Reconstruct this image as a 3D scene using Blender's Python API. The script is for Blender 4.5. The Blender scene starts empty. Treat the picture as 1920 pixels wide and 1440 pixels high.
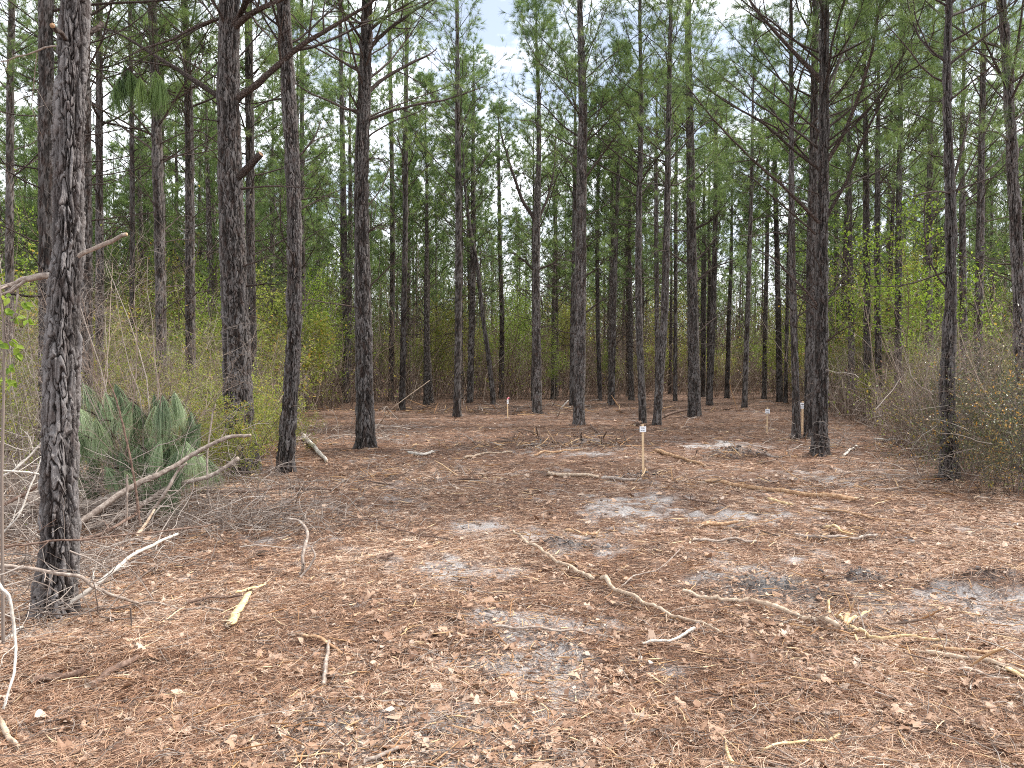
import bpy, math, time
import numpy as np
from math import radians
T00 = time.time()
sc = bpy.context.scene
col = sc.collection
# ------------------------------------------------------------------ camera model
F = 1450.0; CH = 1.6; PITCH = math.atan(30 / F)
cam = bpy.data.cameras.new("camera"); co = bpy.data.objects.new("camera", cam); col.objects.link(co)
co.location = (0, 0, CH); co.rotation_euler = (radians(90) - PITCH, 0, 0)
cam.sensor_width = 36; cam.lens = F / 1920 * 36; cam.clip_start = 0.05; cam.clip_end = 3000
sc.camera = co

def rng_(s): return np.random.default_rng(s)
def nrm(v): return v / np.maximum(np.linalg.norm(v, axis=-1, keepdims=True), 1e-9)

# ------------------------------------------------------------------ noise
def _h(ix, iy, s):
    n = (ix.astype(np.int64) * 374761393 + iy.astype(np.int64) * 668265263 + s * 1442695041) & 0xffffffff
    n = ((n ^ (n >> 13)) * 1274126177) & 0xffffffff
    n = ((n ^ (n >> 16)) * 2246822519) & 0xffffffff
    return ((n ^ (n >> 15)) & 0xffffff) / float(0xffffff)
def vn(x, y, s=0):
    x = np.asarray(x, float); y = np.asarray(y, float)
    ix = np.floor(x); iy = np.floor(y); fx = x - ix; fy = y - iy
    fx = fx * fx * (3 - 2 * fx); fy = fy * fy * (3 - 2 * fy)
    a = _h(ix, iy, s); b = _h(ix + 1, iy, s); c = _h(ix, iy + 1, s); d = _h(ix + 1, iy + 1, s)
    return (a + (b - a) * fx) * (1 - fy) + (c + (d - c) * fx) * fy
def fbm(x, y, s=0, o=4):
    r = 0; a = .5; t = 0
    for i in range(o):
        r = r + a * vn(x * 2 ** i + 17.3 * i, y * 2 ** i - 9.1 * i, s + i); t += a; a *= .5
    return r / t
def sst(a, b, x):
    t = np.clip((x - a) / (b - a), 0, 1); return t * t * (3 - 2 * t)

# ------------------------------------------------------------------ pixel helpers
cp, sp_ = math.cos(PITCH), math.sin(PITCH)
def ray(px, py):
    a = (px - 960) / F; b = -(py - 720) / F
    return np.array([a, cp + b * sp_, -sp_ + b * cp])
def at(px, py, D):
    d = ray(px, py); return np.array([0, 0, CH]) + d * (D / d[1])
def proj(x, y, z):
    zz = z - CH; dep = y * cp - zz * sp_; up = y * sp_ + zz * cp
    return 960 + F * x / dep, 720 - F * up / dep
def flat(px, py):
    d = ray(px, py); return (np.array([0, 0, CH]) + d * (CH / -d[2]))[:2]

# sand patches and mounds, given where the photograph shows them on the ground
SAND = [(780,1405,.62,.36,1.9),(1000,1210,.4,.4,.6),(1010,1255,.3,.3,.4),(960,1160,.25,.2,.4),(690,1425,.25,.16,.8),(640,1438,.2,.1,.6),(1010,1255,.36,.32,.9),(1000,1310,.25,.12,.6),(965,1165,.32,.22,.85),(860,1075,.5,.3,.7),(800,1050,.3,.2,.5),(1190,960,.55,.55,.75),(1250,935,.4,.5,.7),
        (1140,945,.3,.5,.6),(1180,1000,.35,.3,.6),(1320,838,.9,.7,.6),(1400,832,.8,.6,.5),(700,800,1.6,.9,.5),(1430,1090,.7,.4,.5),(1400,970,.9,.5,.55),(890,990,.45,.5,.6),
        (1050,1010,.5,.3,.6),(1100,1040,.4,.25,.5),(1870,1135,.4,.3,.7),(1660,1160,.3,.3,.5),(1540,1240,.3,.2,.5),(1080,850,1.0,.8,.5),(1520,890,1.0,.8,.45),(520,1010,.4,.4,.3),(1120,1160,.5,.2,.5),
        (1290,1260,.3,.2,.5),(560,1320,.2,.2,.3),(1900,1180,.3,.3,.6),(1480,1050,.6,.4,.45),(1700,1130,.4,.3,.45)]
MOUND = [(1060,832,1.3,.45,.16),(1010,828,.6,.4,.10),(1385,852,.4,.35,.16),(760,900,.5,.4,.08),(700,880,.35,.3,.07),(1050,1020,.22,.16,.06),(1840,1108,.4,.25,.09),(1630,1092,.2,.15,.05),
         (1900,1120,.3,.2,.07),(1780,1290,.2,.2,.03),(820,980,.2,.2,.03),(1240,900,.3,.25,.05),(1540,870,.6,.5,.04),(30,1260,.5,.4,.08),(180,1220,.6,.4,.06),(340,960,.8,.6,.08),
         (250,950,1.2,.8,.12),(830,1160,.3,.2,-.02),(950,770,2.,1.,.12),(700,760,2,1,.14),(1180,770,1.5,1,.1),(1585,1185,.25,.2,.05),(1500,1330,.2,.15,.02),(1870,1370,.3,.2,.03)]
MOUND += [(x, y, .34, .34, .06) for x, y in ((103,1150),(457,883),(535,885),(686,840),(857,778),(1007,771),(1085,796),(1205,793),(1232,793),(1302,780),(1493,820),(1518,822),(1537,852),(1780,893))]
DARK = [(1060,1022,.28,.16,.9),(1850,1108,.42,.22,.9),(1630,1090,.2,.14,.9),(1450,1120,.6,.4,.6),(1385,853,.4,.35,.6),(1500,1110,.5,.3,.6),(1400,1085,.4,.25,.5),(1560,1200,.3,.2,.45),(1330,1280,.3,.15,.4),(1380,1160,.3,.3,.5),(880,1110,.35,.25,.5),
        (1200,895,.3,.2,.7),(1060,835,1.1,.3,.4),(1700,1010,.8,.3,.4)]
def blobs(L, x, y, warp=.35, seed=5, sharp=0):
    r = np.zeros_like(x, float)
    wx = x + (fbm(x * 2.2, y * 2.2, seed) - .5) * warp * 2; wy = y + (fbm(x * 2.2 + 40, y * 2.2, seed + 1) - .5) * warp * 2
    for px, py, sx, sy, a in L:
        c = flat(px, py); m = (np.abs(wx - c[0]) < 2.6 * sx) & (np.abs(wy - c[1]) < 2.6 * sy)
        if m.any(): r[m] += a * np.exp(-1.1 * (((wx[m] - c[0]) / sx) ** 2 + ((wy[m] - c[1]) / sy) ** 2))
    return r
def sand(x, y):
    s = blobs(SAND, x, y, .15) * 1.3 + (fbm(x * 1.3, y * 1.3, 77) - .5) * .8 - .08
    s = s + (fbm(x * 6, y * 6, 31, 4) - .5) * 2.0
    return np.clip(sst(-.02, 1.15, s), 0, 1) * sst(40, 16, y)
def height(x, y):
    x = np.asarray(x, float); y = np.asarray(y, float)
    near = sst(30, 8, np.abs(y))
    h = (fbm(x * .25, y * .25, 3, 3) - .5) * .16 + (fbm(x * 1.7, y * 1.7, 9, 3) - .5) * .07
    h = h + (fbm(x * 7, y * 7, 12, 3) - .5) * .055 * near + (sst(.5, .75, fbm(x * 2.6 + 5, y * 2.6, 92, 3)) * .03) * near
    h = h + blobs(MOUND, x, y, .15, 21) * (0.6 + .8 * fbm(x * 4, y * 4, 8, 3))
    if near.max() > 0: h = h + np.clip(blobs(DARK, x, y, .2, 61) * 1.2 - .15, 0, 1) * (np.abs(fbm(x * 22, y * 22, 66, 3) - .5) * .16 + .0) * near
    rut = np.exp(-((x - (.25 + .06 * y)) / .33) ** 2) * sst(12, 7, y) * sst(1, 3, y)      # a tyre run with cleat marks
    h = h - rut * (.03 + .022 * (np.sin(y * 22 + np.abs(x - .25) * 14) > 0) * vn(x * 3, y * 3, 4))
    rut2 = np.exp(-((x - (1.9 + .02 * y)) / .3) ** 2) * sst(9, 6, y) * sst(2, 3.5, y)
    h = h - rut2 * (.03 + .02 * (np.sin(y * 22 - np.abs(x - 2) * 14) > 0) * vn(x * 3, y * 3, 14))
    return h
def ground_at(px, py):
    d = ray(px, py); t = CH / -d[2]
    for _ in range(25):
        p = np.array([0, 0, CH]) + d * t
        h = float(height(np.array([p[0]]), np.array([p[1]]))[0])
        t += (0.6 * (p[2] - h)) / -d[2]
    return np.array([0, 0, CH]) + d * t
BX = [-2000,0,150,330,480,545,600,700,950,1300,1480,1545,1620,1700,1800,1920,4000]
BY = [1150,1010,985,950,880,800,772,762,750,746,748,775,800,850,905,940,1150]
def in_brush(x, y):
    """true where undergrowth grows: round the cleared lane"""
    px, py = proj(x, np.maximum(y, .5), height(x, y))
    return (py < np.interp(px, BX, BY)) | (y < .5)

# ------------------------------------------------------------------ mesh collector
class Geo:
    def __init__(s): s.V = []; s.F = []; s.A = []; s.n = 0
    def add(s, v, f, a=0., mat=0):
        v = np.asarray(v, np.float32).reshape(-1, 3)
        if len(v) == 0: return
        a = np.broadcast_to(np.asarray(a, np.float32), (len(v),)) if np.ndim(a) == 0 else np.asarray(a, np.float32).reshape(-1)
        s.V.append(v); s.A.append(a); s.F.append((np.asarray(f, np.int64) + s.n, mat)); s.n += len(v)
    def build(s, name, mats, parent=None, smooth=True, loc=None, extra=None):
        me = bpy.data.meshes.new(name)
        V = np.concatenate(s.V); A = np.concatenate(s.A)
        if loc is not None: V = V - np.asarray(loc, np.float32)
        loops = np.concatenate([f.reshape(-1) for f, m in s.F]); tot = np.concatenate([np.full(len(f), f.shape[1]) for f, m in s.F])
        mi = np.concatenate([np.full(len(f), m) for f, m in s.F])
        st = np.concatenate([[0], np.cumsum(tot)[:-1]])
        me.vertices.add(len(V)); me.vertices.foreach_set("co", V.reshape(-1))
        me.loops.add(len(loops)); me.loops.foreach_set("vertex_index", loops.astype(np.int32))
        me.polygons.add(len(tot)); me.polygons.foreach_set("loop_start", st.astype(np.int32))
        try: me.polygons.foreach_set("loop_total", tot.astype(np.int32))
        except Exception: pass
        me.polygons.foreach_set("material_index", mi.astype(np.int32))
        me.update(calc_edges=True)
        me.polygons.foreach_set("use_smooth", np.full(len(tot), smooth))
        at_ = me.attributes.new("rnd", 'FLOAT', 'POINT'); at_.data.foreach_set("value", A)
        if extra:
            for k, w in extra.items():
                e = me.attributes.new(k, 'FLOAT', 'POINT'); e.data.foreach_set("value", np.asarray(w, np.float32))
        for m in mats: me.materials.append(m)
        o = bpy.data.objects.new(name, me); col.objects.link(o)
        if parent is not None: o.parent = parent
        return o
def tag(o, label=None, cat=None, group=None, kind=None):
    if label: o['label'] = label
    if cat: o['category'] = cat
    if group: o['group'] = group
    if kind: o['kind'] = kind
    return o
def empty(name, loc, label, cat, group=None):
    o = bpy.data.objects.new(name, None); col.objects.link(o); o.location = [float(c) for c in loc]; o.empty_display_size = .1
    return tag(o, label, cat, group)

def tubes(g, P, R, sides=4, a=0., mat=0, cap=False):
    """P (N,K,3) polylines with radii R (N,K)"""
    P = np.asarray(P, float); N, K, _ = P.shape
    if N == 0: return
    R = np.broadcast_to(R, (N, K))
    T = nrm(np.gradient(P, axis=1)); m = nrm(P[:, -1] - P[:, 0])
    ref = np.where(np.abs(m[:, 2:3]) > .8, np.array([[1., 0, 0]]), np.array([[0, 0, 1.]]))
    n1 = nrm(np.cross(T, ref[:, None, :])); n2 = np.cross(T, n1)
    th = np.arange(sides) * 2 * np.pi / sides
    V = P[:, :, None, :] + R[:, :, None, None] * (np.cos(th)[None, None, :, None] * n1[:, :, None, :] + np.sin(th)[None, None, :, None] * n2[:, :, None, :])
    b = (np.arange(N) * K * sides)[:, None, None] + (np.arange(K - 1) * sides)[None, :, None]
    j = np.arange(sides)[None, None, :]; j2 = (j + 1) % sides
    Fq = np.stack([b + j, b + j2, b + sides + j2, b + sides + j], -1).reshape(-1, 4)
    av = np.repeat(np.broadcast_to(np.asarray(a, float), (N,)), K * sides)
    g.add(V.reshape(-1, 3), Fq, av, mat)
    if cap:
        for e in (0, K - 1):
            ids = ((np.arange(N) * K * sides)[:, None] + e * sides + np.arange(sides)[None, :])
            g.F.append((ids + (g.n - N * K * sides), mat if cap is True else cap))

def along(P, t):
    """points and tangents on polylines P (N,K,3) at t (N,M)"""
    K = P.shape[1]; u = np.clip(t, 0, .9999) * (K - 1); i = u.astype(int); f = (u - i)[..., None]
    n = np.arange(P.shape[0])[:, None]
    a = P[n, i]; b = P[n, i + 1]
    return a + (b - a) * f, nrm(b - a)
def grow(p, d, L, K, rng, up=0., wob=.12):
    """curves from p (N,3) along d, length L (N,)"""
    N = len(p); out = np.empty((N, K, 3)); out[:, 0] = p; d = nrm(d); st = (L / (K - 1))[:, None]
    for k in range(1, K):
        out[:, k] = out[:, k - 1] + d * st
        d = nrm(d + rng.normal(0, wob, (N, 3)) + np.array([0, 0, up]))
    return out
def spawn(P, R, n, rng, t0=.2, t1=1., ang=45, L=.4, K=4, up=0., wob=.12, rr=.55, tl=.5):
    N = P.shape[0]
    t = t0 + (t1 - t0) * (np.arange(n)[None, :] + rng.random((N, n))) / n
    pos, tan = along(P, t)
    R = np.broadcast_to(R, P.shape[:2])
    u = np.clip(t, 0, .9999) * (P.shape[1] - 1); i = u.astype(int); rad = R[np.arange(N)[:, None], i]
    pos = pos.reshape(-1, 3); tan = tan.reshape(-1, 3); M = len(pos)
    per = nrm(np.cross(tan, rng.normal(0, 1, (M, 3))))
    a = np.radians(ang + rng.normal(0, 12, M))[:, None]
    d = tan * np.cos(a) + per * np.sin(a)
    LL = np.broadcast_to(L, (N,))[:, None] * (1 - tl * t) * rng.uniform(.55, 1.3, (N, n)); LL = LL.reshape(-1)
    C = grow(pos, d, LL, K, rng, up, wob)
    r0 = (rad.reshape(-1) * rr)
    return C, np.maximum(r0[:, None] * np.linspace(1, .4, K)[None, :], .0008), t.reshape(-1)

def needles(g, pos, ax, rng, n=20, L=.18, w=.005, spread=1.0, back=.10, droop=0., mat=1, segs=1, drand=0.):
    N = len(pos)
    if N == 0: return
    pos = np.repeat(pos, n, 0); ax = np.repeat(nrm(ax), n, 0); M = len(pos)
    per = nrm(np.cross(ax, rng.normal(0, 1, (M, 3))))
    a = (np.abs(rng.normal(0, .45, M)) + .25) * spread
    d = nrm(ax * np.cos(a)[:, None] + per * np.sin(a)[:, None])
    b = pos - ax * (rng.random(M) * back)[:, None]
    LL = L * rng.uniform(.7, 1.15, M)
    side = nrm(np.cross(d, rng.normal(0, 1, (M, 3)))) * (w / 2)
    rv = np.repeat(rng.random(N), n) * .6 + rng.random(M) * .4
    if segs == 1:
        tip = b + nrm(d + np.array([0, 0, -droop])) * LL[:, None]
        V = np.stack([b - side, b + side, tip], 1).reshape(-1, 3)
        g.add(V, np.arange(M * 3).reshape(-1, 3), np.repeat(rv, 3), mat)
    else:
        pts = [b]; dd = d
        for k in range(segs):
            pts.append(pts[-1] + dd * (LL / segs)[:, None]); dd = nrm(dd + np.array([0, 0, -droop]) * (1 if k else 1))
        ws = np.linspace(1, .35, segs + 1)
        V = np.stack([q for k in range(segs + 1) for q in (pts[k] - side * ws[k], pts[k] + side * ws[k])], 1)
        m = 2 * (segs + 1); base = np.arange(M)[:, None] * m
        fs = np.concatenate([base + np.array([[2 * k, 2 * k + 1, 2 * k + 3, 2 * k + 2]]) for k in range(segs)], 0)
        g.add(V.reshape(-1, 3), fs, np.repeat(rv, m), mat)
def leaves(g, pos, rng, L=.03, w=.55, mat=1, ax=None, fold=.25, jit=1.):
    M = len(pos)
    if M == 0: return
    d = rng.normal(0, 1, (M, 3)); 
    if ax is not None: d = nrm(ax) + d * .5 * jit
    d = nrm(d); s = nrm(np.cross(d, rng.normal(0, .5, (M, 3)) + np.array([0, 0, 1.]))); nn = np.cross(s, d)
    LL = (L * rng.uniform(.6, 1.3, M))[:, None]
    V = np.stack([pos, pos + d * LL * .45 + s * LL * w / 2 + nn * LL * fold * .4, pos + d * LL, pos + d * LL * .45 - s * LL * w / 2 + nn * LL * fold * .4], 1)
    b = np.arange(M)[:, None] * 4
    g.add(V.reshape(-1, 3), np.concatenate([b + np.array([[0, 1, 2]]), b + np.array([[0, 2, 3]])]), np.repeat(rng.random(M), 4), mat)

# ------------------------------------------------------------------ materials
def mat(name): 
    m = bpy.data.materials.new(name); m.use_nodes = True; m.node_tree.nodes.clear(); return m, m.node_tree.nodes, m.node_tree.links
def ramp(N, stops):
    r = N.new("ShaderNodeValToRGB"); e = r.color_ramp.elements
    while len(e) < len(stops): e.new(.5)
    for i, (p, c) in enumerate(stops): e[i].position = p; e[i].color = (*c, 1)
    return r
def leafmat(name, stops, trans=.35, rough=.6, noise=None):
    m, N, L = mat(name)
    a = N.new("ShaderNodeAttribute"); a.attribute_name = "rnd"
    oi = N.new("ShaderNodeObjectInfo")
    ad = N.new("ShaderNodeMath"); ad.operation = 'MULTIPLY_ADD'; L.new(oi.outputs["Random"], ad.inputs[0]); ad.inputs[1].default_value = .25; L.new(a.outputs["Fac"], ad.inputs[2])
    sb = N.new("ShaderNodeMath"); sb.operation = 'SUBTRACT'; L.new(ad.outputs[0], sb.inputs[0]); sb.inputs[1].default_value = .12
    r = ramp(N, stops); L.new(sb.outputs[0], r.inputs[0])
    p = N.new("ShaderNodeBsdfPrincipled"); p.inputs["Roughness"].default_value = rough; p.inputs["Specular IOR Level"].default_value = .3; L.new(r.outputs[0], p.inputs["Base Color"])
    o = N.new("ShaderNodeOutputMaterial")
    if trans > 0:
        t = N.new("ShaderNodeBsdfTranslucent"); L.new(r.outputs[0], t.inputs[0])
        x = N.new("ShaderNodeMixShader"); x.inputs[0].default_value = trans; L.new(p.outputs[0], x.inputs[1]); L.new(t.outputs[0], x.inputs[2]); L.new(x.outputs[0], o.inputs[0])
    else: L.new(p.outputs[0], o.inputs[0])
    return m
def barkmat(name, lo, mid, hi, scale=(18, 18, 6), attr=True, bump=.6, dist=.01, redmix=.25):
    m, N, L = mat(name)
    tc = N.new("ShaderNodeTexCoord"); mp = N.new("ShaderNodeMapping"); mp.inputs["Scale"].default_value = scale; L.new(tc.outputs["Object"], mp.inputs[0])
    nz = N.new("ShaderNodeTexNoise"); nz.inputs["Scale"].default_value = 1.6; nz.inputs["Detail"].default_value = 6; nz.inputs["Roughness"].default_value = .7; L.new(mp.outputs[0], nz.inputs[0])
    fine = N.new("ShaderNodeTexNoise"); fine.inputs["Scale"].default_value = 7; fine.inputs["Detail"].default_value = 5; fine.inputs["Roughness"].default_value = .75; L.new(mp.outputs[0], fine.inputs[0])
    ad = N.new("ShaderNodeMixRGB"); ad.inputs[0].default_value = .18; L.new(mp.outputs[0], ad.inputs[1]); L.new(nz.outputs["Color"], ad.inputs[2])
    vo = N.new("ShaderNodeTexVoronoi"); vo.feature = 'DISTANCE_TO_EDGE'; vo.inputs["Scale"].default_value = 1.; L.new(ad.outputs[0], vo.inputs[0])
    mr = N.new("ShaderNodeMapRange"); mr.inputs[1].default_value = 0.; mr.inputs[2].default_value = .22; L.new(vo.outputs[0], mr.inputs[0])
    if attr:
        a = N.new("ShaderNodeAttribute"); a.attribute_name = "rnd"; fac = a.outputs["Fac"]
    else: fac = mr.outputs[0]
    mx = N.new("ShaderNodeMath"); mx.operation = 'MULTIPLY_ADD'; L.new(fine.outputs["Fac"], mx.inputs[0]); mx.inputs[1].default_value = .9; mx.inputs[2].default_value = -.45
    a2 = N.new("ShaderNodeMath"); a2.operation = 'ADD'; L.new(mx.outputs[0], a2.inputs[0]); L.new(fac, a2.inputs[1])
    r = ramp(N, [(0., lo), (.42, mid), (1., hi)]); L.new(a2.outputs[0], r.inputs[0])
    # reddish inner bark where flakes have come away, and patches of grey lichen
    n2 = N.new("ShaderNodeTexNoise"); n2.inputs["Scale"].default_value = 1.1; n2.inputs["Detail"].default_value = 3; L.new(mp.outputs[0], n2.inputs[0])
    rr = N.new("ShaderNodeMapRange"); rr.inputs[1].default_value = .48; rr.inputs[2].default_value = .66; rr.inputs[4].default_value = redmix; L.new(n2.outputs["Fac"], rr.inputs[0])
    rm = N.new("ShaderNodeMixRGB"); rm.inputs[2].default_value = (.11, .058, .040, 1); L.new(rr.outputs[0], rm.inputs[0]); L.new(r.outputs[0], rm.inputs[1])
    oi = N.new("ShaderNodeObjectInfo"); hv = N.new("ShaderNodeHueSaturation")
    vr = N.new("ShaderNodeMapRange"); vr.inputs[3].default_value = .75; vr.inputs[4].default_value = 1.2; L.new(oi.outputs["Random"], vr.inputs[0]); L.new(vr.outputs[0], hv.inputs["Value"]); L.new(rm.outputs[0], hv.inputs["Color"])
    p = N.new("ShaderNodeBsdfPrincipled"); p.inputs["Roughness"].default_value = .9; p.inputs["Specular IOR Level"].default_value = .2; L.new(hv.outputs[0], p.inputs["Base Color"])
    hh = N.new("ShaderNodeMath"); hh.operation = 'MULTIPLY_ADD'; L.new(mr.outputs[0], hh.inputs[0]); hh.inputs[1].default_value = 0. if attr else 1.; L.new(fine.outputs["Fac"], hh.inputs[2])
    bp = N.new("ShaderNodeBump"); bp.inputs["Strength"].default_value = bump; bp.inputs["Distance"].default_value = dist; L.new(hh.outputs[0], bp.inputs["Height"]); L.new(bp.outputs[0], p.inputs["Normal"])
    o = N.new("ShaderNodeOutputMaterial"); L.new(p.outputs[0], o.inputs[0])
    return m
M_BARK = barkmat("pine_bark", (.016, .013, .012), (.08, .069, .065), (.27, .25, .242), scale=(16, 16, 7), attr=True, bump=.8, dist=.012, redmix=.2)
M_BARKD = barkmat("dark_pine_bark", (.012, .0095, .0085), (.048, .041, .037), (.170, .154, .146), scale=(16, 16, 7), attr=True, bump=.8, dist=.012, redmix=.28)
M_BARKF = barkmat("pine_bark_far_hazed", (.026, .021, .018), (.080, .068, .061), (.19, .17, .157), scale=(20, 20, 6), attr=False, bump=1., dist=.02, redmix=.4)  # paler than the near bark: distance haze put into the colour
M_LIMB = barkmat("pine_limb", (.02, .014, .011), (.045, .033, .028), (.11, .088, .078), scale=(40, 40, 40), attr=False, bump=.5, dist=.004, redmix=.3)
M_TWIG = leafmat("twig_bark", [(0, (.08, .058, .048)), (.5, (.19, .15, .125)), (1, (.40, .345, .30))], 0, .85)
M_TWIGB = leafmat("brown_twig", [(0, (.09, .06, .045)), (.5, (.20, .14, .105)), (1, (.38, .30, .24))], 0, .85)
M_TWIGD = leafmat("dark_twig", [(0, (.035, .025, .02)), (.5, (.08, .06, .05)), (1, (.17, .14, .12))], 0, .85)
M_SOIL = leafmat("grey_soil", [(0, (.05, .045, .043)), (.5, (.14, .13, .125)), (1, (.33, .31, .30))], 0, .95)
M_NEED = leafmat("pine_needles", [(0, (.045, .075, .032)), (.4, (.13, .20, .062)), (.75, (.22, .31, .09)), (1, (.36, .42, .14))], .45, .5)
M_NEEDN = leafmat("fresh_pine_needles", [(0, (.09, .13, .07)), (.5, (.32, .41, .235)), (.9, (.52, .60, .37)), (1, (.55, .44, .20))], .4, .45)
M_SPRING = leafmat("spring_leaves", [(0, (.11, .19, .02)), (.5, (.22, .33, .035)), (1, (.36, .45, .07))], .5, .5)
M_OLIVE = leafmat("olive_leaves", [(0, (.13, .17, .03)), (.45, (.27, .33, .055)), (.85, (.42, .44, .09)), (1, (.48, .32, .06))], .45, .5)
M_HOLLY = leafmat("evergreen_leaves", [(0, (.04, .05, .025)), (.5, (.10, .115, .05)), (.8, (.24, .22, .10)), (1, (.50, .26, .05))], .25, .35)
M_STRAW = leafmat("pine_straw", [(0, (.035, .02, .014)), (.22, (.14, .068, .042)), (.5, (.325, .172, .10)), (.78, (.54, .35, .23)), (1, (.72, .57, .44))], .1, .6)
M_LITTER = leafmat("oak_leaf", [(0, (.13, .07, .045)), (.4, (.30, .175, .11)), (.75, (.46, .31, .215)), (1, (.57, .46, .37))], .15, .55)
M_CHIP = leafmat("wood_chip", [(0, (.26, .13, .055)), (.5, (.48, .31, .165)), (1, (.72, .56, .36))], 0, .7)

def woodmat(name, c1, c2, c3, sx=60, bump=.5):
    m, N, L = mat(name)
    tc = N.new("ShaderNodeTexCoord"); mp = N.new("ShaderNodeMapping"); mp.inputs["Scale"].default_value = (sx, sx, sx); L.new(tc.outputs["Object"], mp.inputs[0])
    nz = N.new("ShaderNodeTexNoise"); nz.inputs["Scale"].default_value = .5; nz.inputs["Detail"].default_value = 7; nz.inputs["Roughness"].default_value = .7; L.new(mp.outputs[0], nz.inputs[0])
    r = ramp(N, [(.3, c1), (.5, c2), (.68, c3)]); L.new(nz.outputs["Fac"], r.inputs[0])
    p = N.new("ShaderNodeBsdfPrincipled"); p.inputs["Roughness"].default_value = .8; p.inputs["Specular IOR Level"].default_value = .25; L.new(r.outputs[0], p.inputs["Base Color"])
    bp = N.new("ShaderNodeBump"); bp.inputs["Strength"].default_value = bump; bp.inputs["Distance"].default_value = .004; L.new(nz.outputs["Fac"], bp.inputs["Height"]); L.new(bp.outputs[0], p.inputs["Normal"])
    o = N.new("ShaderNodeOutputMaterial"); L.new(p.outputs[0], o.inputs[0]); return m
M_PALE = woodmat("peeled_wood", (.19, .13, .09), (.40, .30, .215), (.58, .48, .375))
M_GREY = woodmat("weathered_branch", (.12, .09, .075), (.29, .23, .19), (.48, .42, .36))
M_WHITE = woodmat("bleached_branch", (.30, .26, .22), (.52, .47, .41), (.68, .64, .58))
M_ORANGE = woodmat("split_pine_wood", (.16, .08, .045), (.36, .215, .12), (.60, .44, .28))
M_YELLOW = woodmat("fresh_split_wood", (.30, .19, .09), (.56, .41, .22), (.72, .60, .42))
M_BROWN = woodmat("brown_branch", (.05, .032, .026), (.15, .095, .07), (.27, .19, .15))
M_STAKE = woodmat("lath_wood", (.50, .34, .19), (.64, .46, .28), (.72, .55, .36), 30, .2)

def simple(name, c, rough=.6):
    m, N, L = mat(name); p = N.new("ShaderNodeBsdfPrincipled"); nz = N.new("ShaderNodeTexNoise"); nz.inputs["Scale"].default_value = 20
    r = ramp(N, [(.3, tuple(x * .88 for x in c)), (.7, c)]); L.new(nz.outputs["Fac"], r.inputs[0]); L.new(r.outputs[0], p.inputs["Base Color"]); p.inputs["Roughness"].default_value = rough
    o = N.new("ShaderNodeOutputMaterial"); L.new(p.outputs[0], o.inputs[0]); return m
M_CARD = simple("white_card", (.82, .82, .84)); M_INK = simple("black_ink", (.03, .03, .04)); M_TAPE = simple("pink_tape", (.75, .22, .26))

def groundmat():
    m, N, L = mat("forest_floor")
    tc = N.new("ShaderNodeTexCoord")
    s = N.new("ShaderNodeAttribute"); s.attribute_name = "rnd"; dk = N.new("ShaderNodeAttribute"); dk.attribute_name = "soil"
    def noise(sc_, d=6, r=.65):
        n = N.new("ShaderNodeTexNoise"); n.inputs["Scale"].default_value = sc_; n.inputs["Detail"].default_value = d; n.inputs["Roughness"].default_value = r; L.new(tc.outputs["Object"], n.inputs[0]); return n
    n1 = noise(9); n2 = noise(60, 8, .7); n3 = noise(170, 4, .7)
    r1 = ramp(N, [(.3, (.045, .028, .022)), (.5, (.14, .082, .056)), (.7, (.30, .195, .14))]); L.new(n2.outputs["Fac"], r1.inputs[0])
    r2 = ramp(N, [(.3, (.21, .19, .18)), (.5, (.39, .36, .345)), (.68, (.56, .535, .52))]); L.new(n2.outputs["Fac"], r2.inputs[0])
    ma = N.new("ShaderNodeMath"); ma.operation = 'MULTIPLY_ADD'; L.new(n3.outputs["Fac"], ma.inputs[0]); ma.inputs[1].default_value = .9; ma.inputs[2].default_value = -.45
    mb = N.new("ShaderNodeMath"); mb.operation = 'ADD'; mb.use_clamp = True; L.new(ma.outputs[0], mb.inputs[0]); L.new(s.outputs["Fac"], mb.inputs[1])
    mx = N.new("ShaderNodeMixRGB"); L.new(mb.outputs[0], mx.inputs[0]); L.new(r1.outputs[0], mx.inputs[1]); L.new(r2.outputs[0], mx.inputs[2])
    r3 = ramp(N, [(.35, (.045, .042, .042)), (.65, (.19, .18, .175))]); L.new(n2.outputs["Fac"], r3.inputs[0])
    mc = N.new("ShaderNodeMath"); mc.operation = 'MULTIPLY_ADD'; mc.use_clamp = True; L.new(dk.outputs["Fac"], mc.inputs[0]); mc.inputs[1].default_value = 1.; L.new(ma.outputs[0], mc.inputs[2])
    my = N.new("ShaderNodeMixRGB"); L.new(mc.outputs[0], my.inputs[0]); L.new(mx.outputs[0], my.inputs[1]); L.new(r3.outputs[0], my.inputs[2])
    p = N.new("ShaderNodeBsdfPrincipled"); p.inputs["Roughness"].default_value = .95; p.inputs["Specular IOR Level"].default_value = .15; L.new(my.outputs[0], p.inputs["Base Color"])
    b1 = N.new("ShaderNodeBump"); b1.inputs["Strength"].default_value = .9; b1.inputs["Distance"].default_value = .02; L.new(n2.outputs["Fac"], b1.inputs["Height"])
    b2 = N.new("ShaderNodeBump"); b2.inputs["Strength"].default_value = .8; b2.inputs["Distance"].default_value = .006; L.new(n3.outputs["Fac"], b2.inputs["Height"]); L.new(b1.outputs[0], b2.inputs["Normal"]); L.new(b2.outputs[0], p.inputs["Normal"])
    o = N.new("ShaderNodeOutputMaterial"); L.new(p.outputs[0], o.inputs[0]); return m

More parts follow.
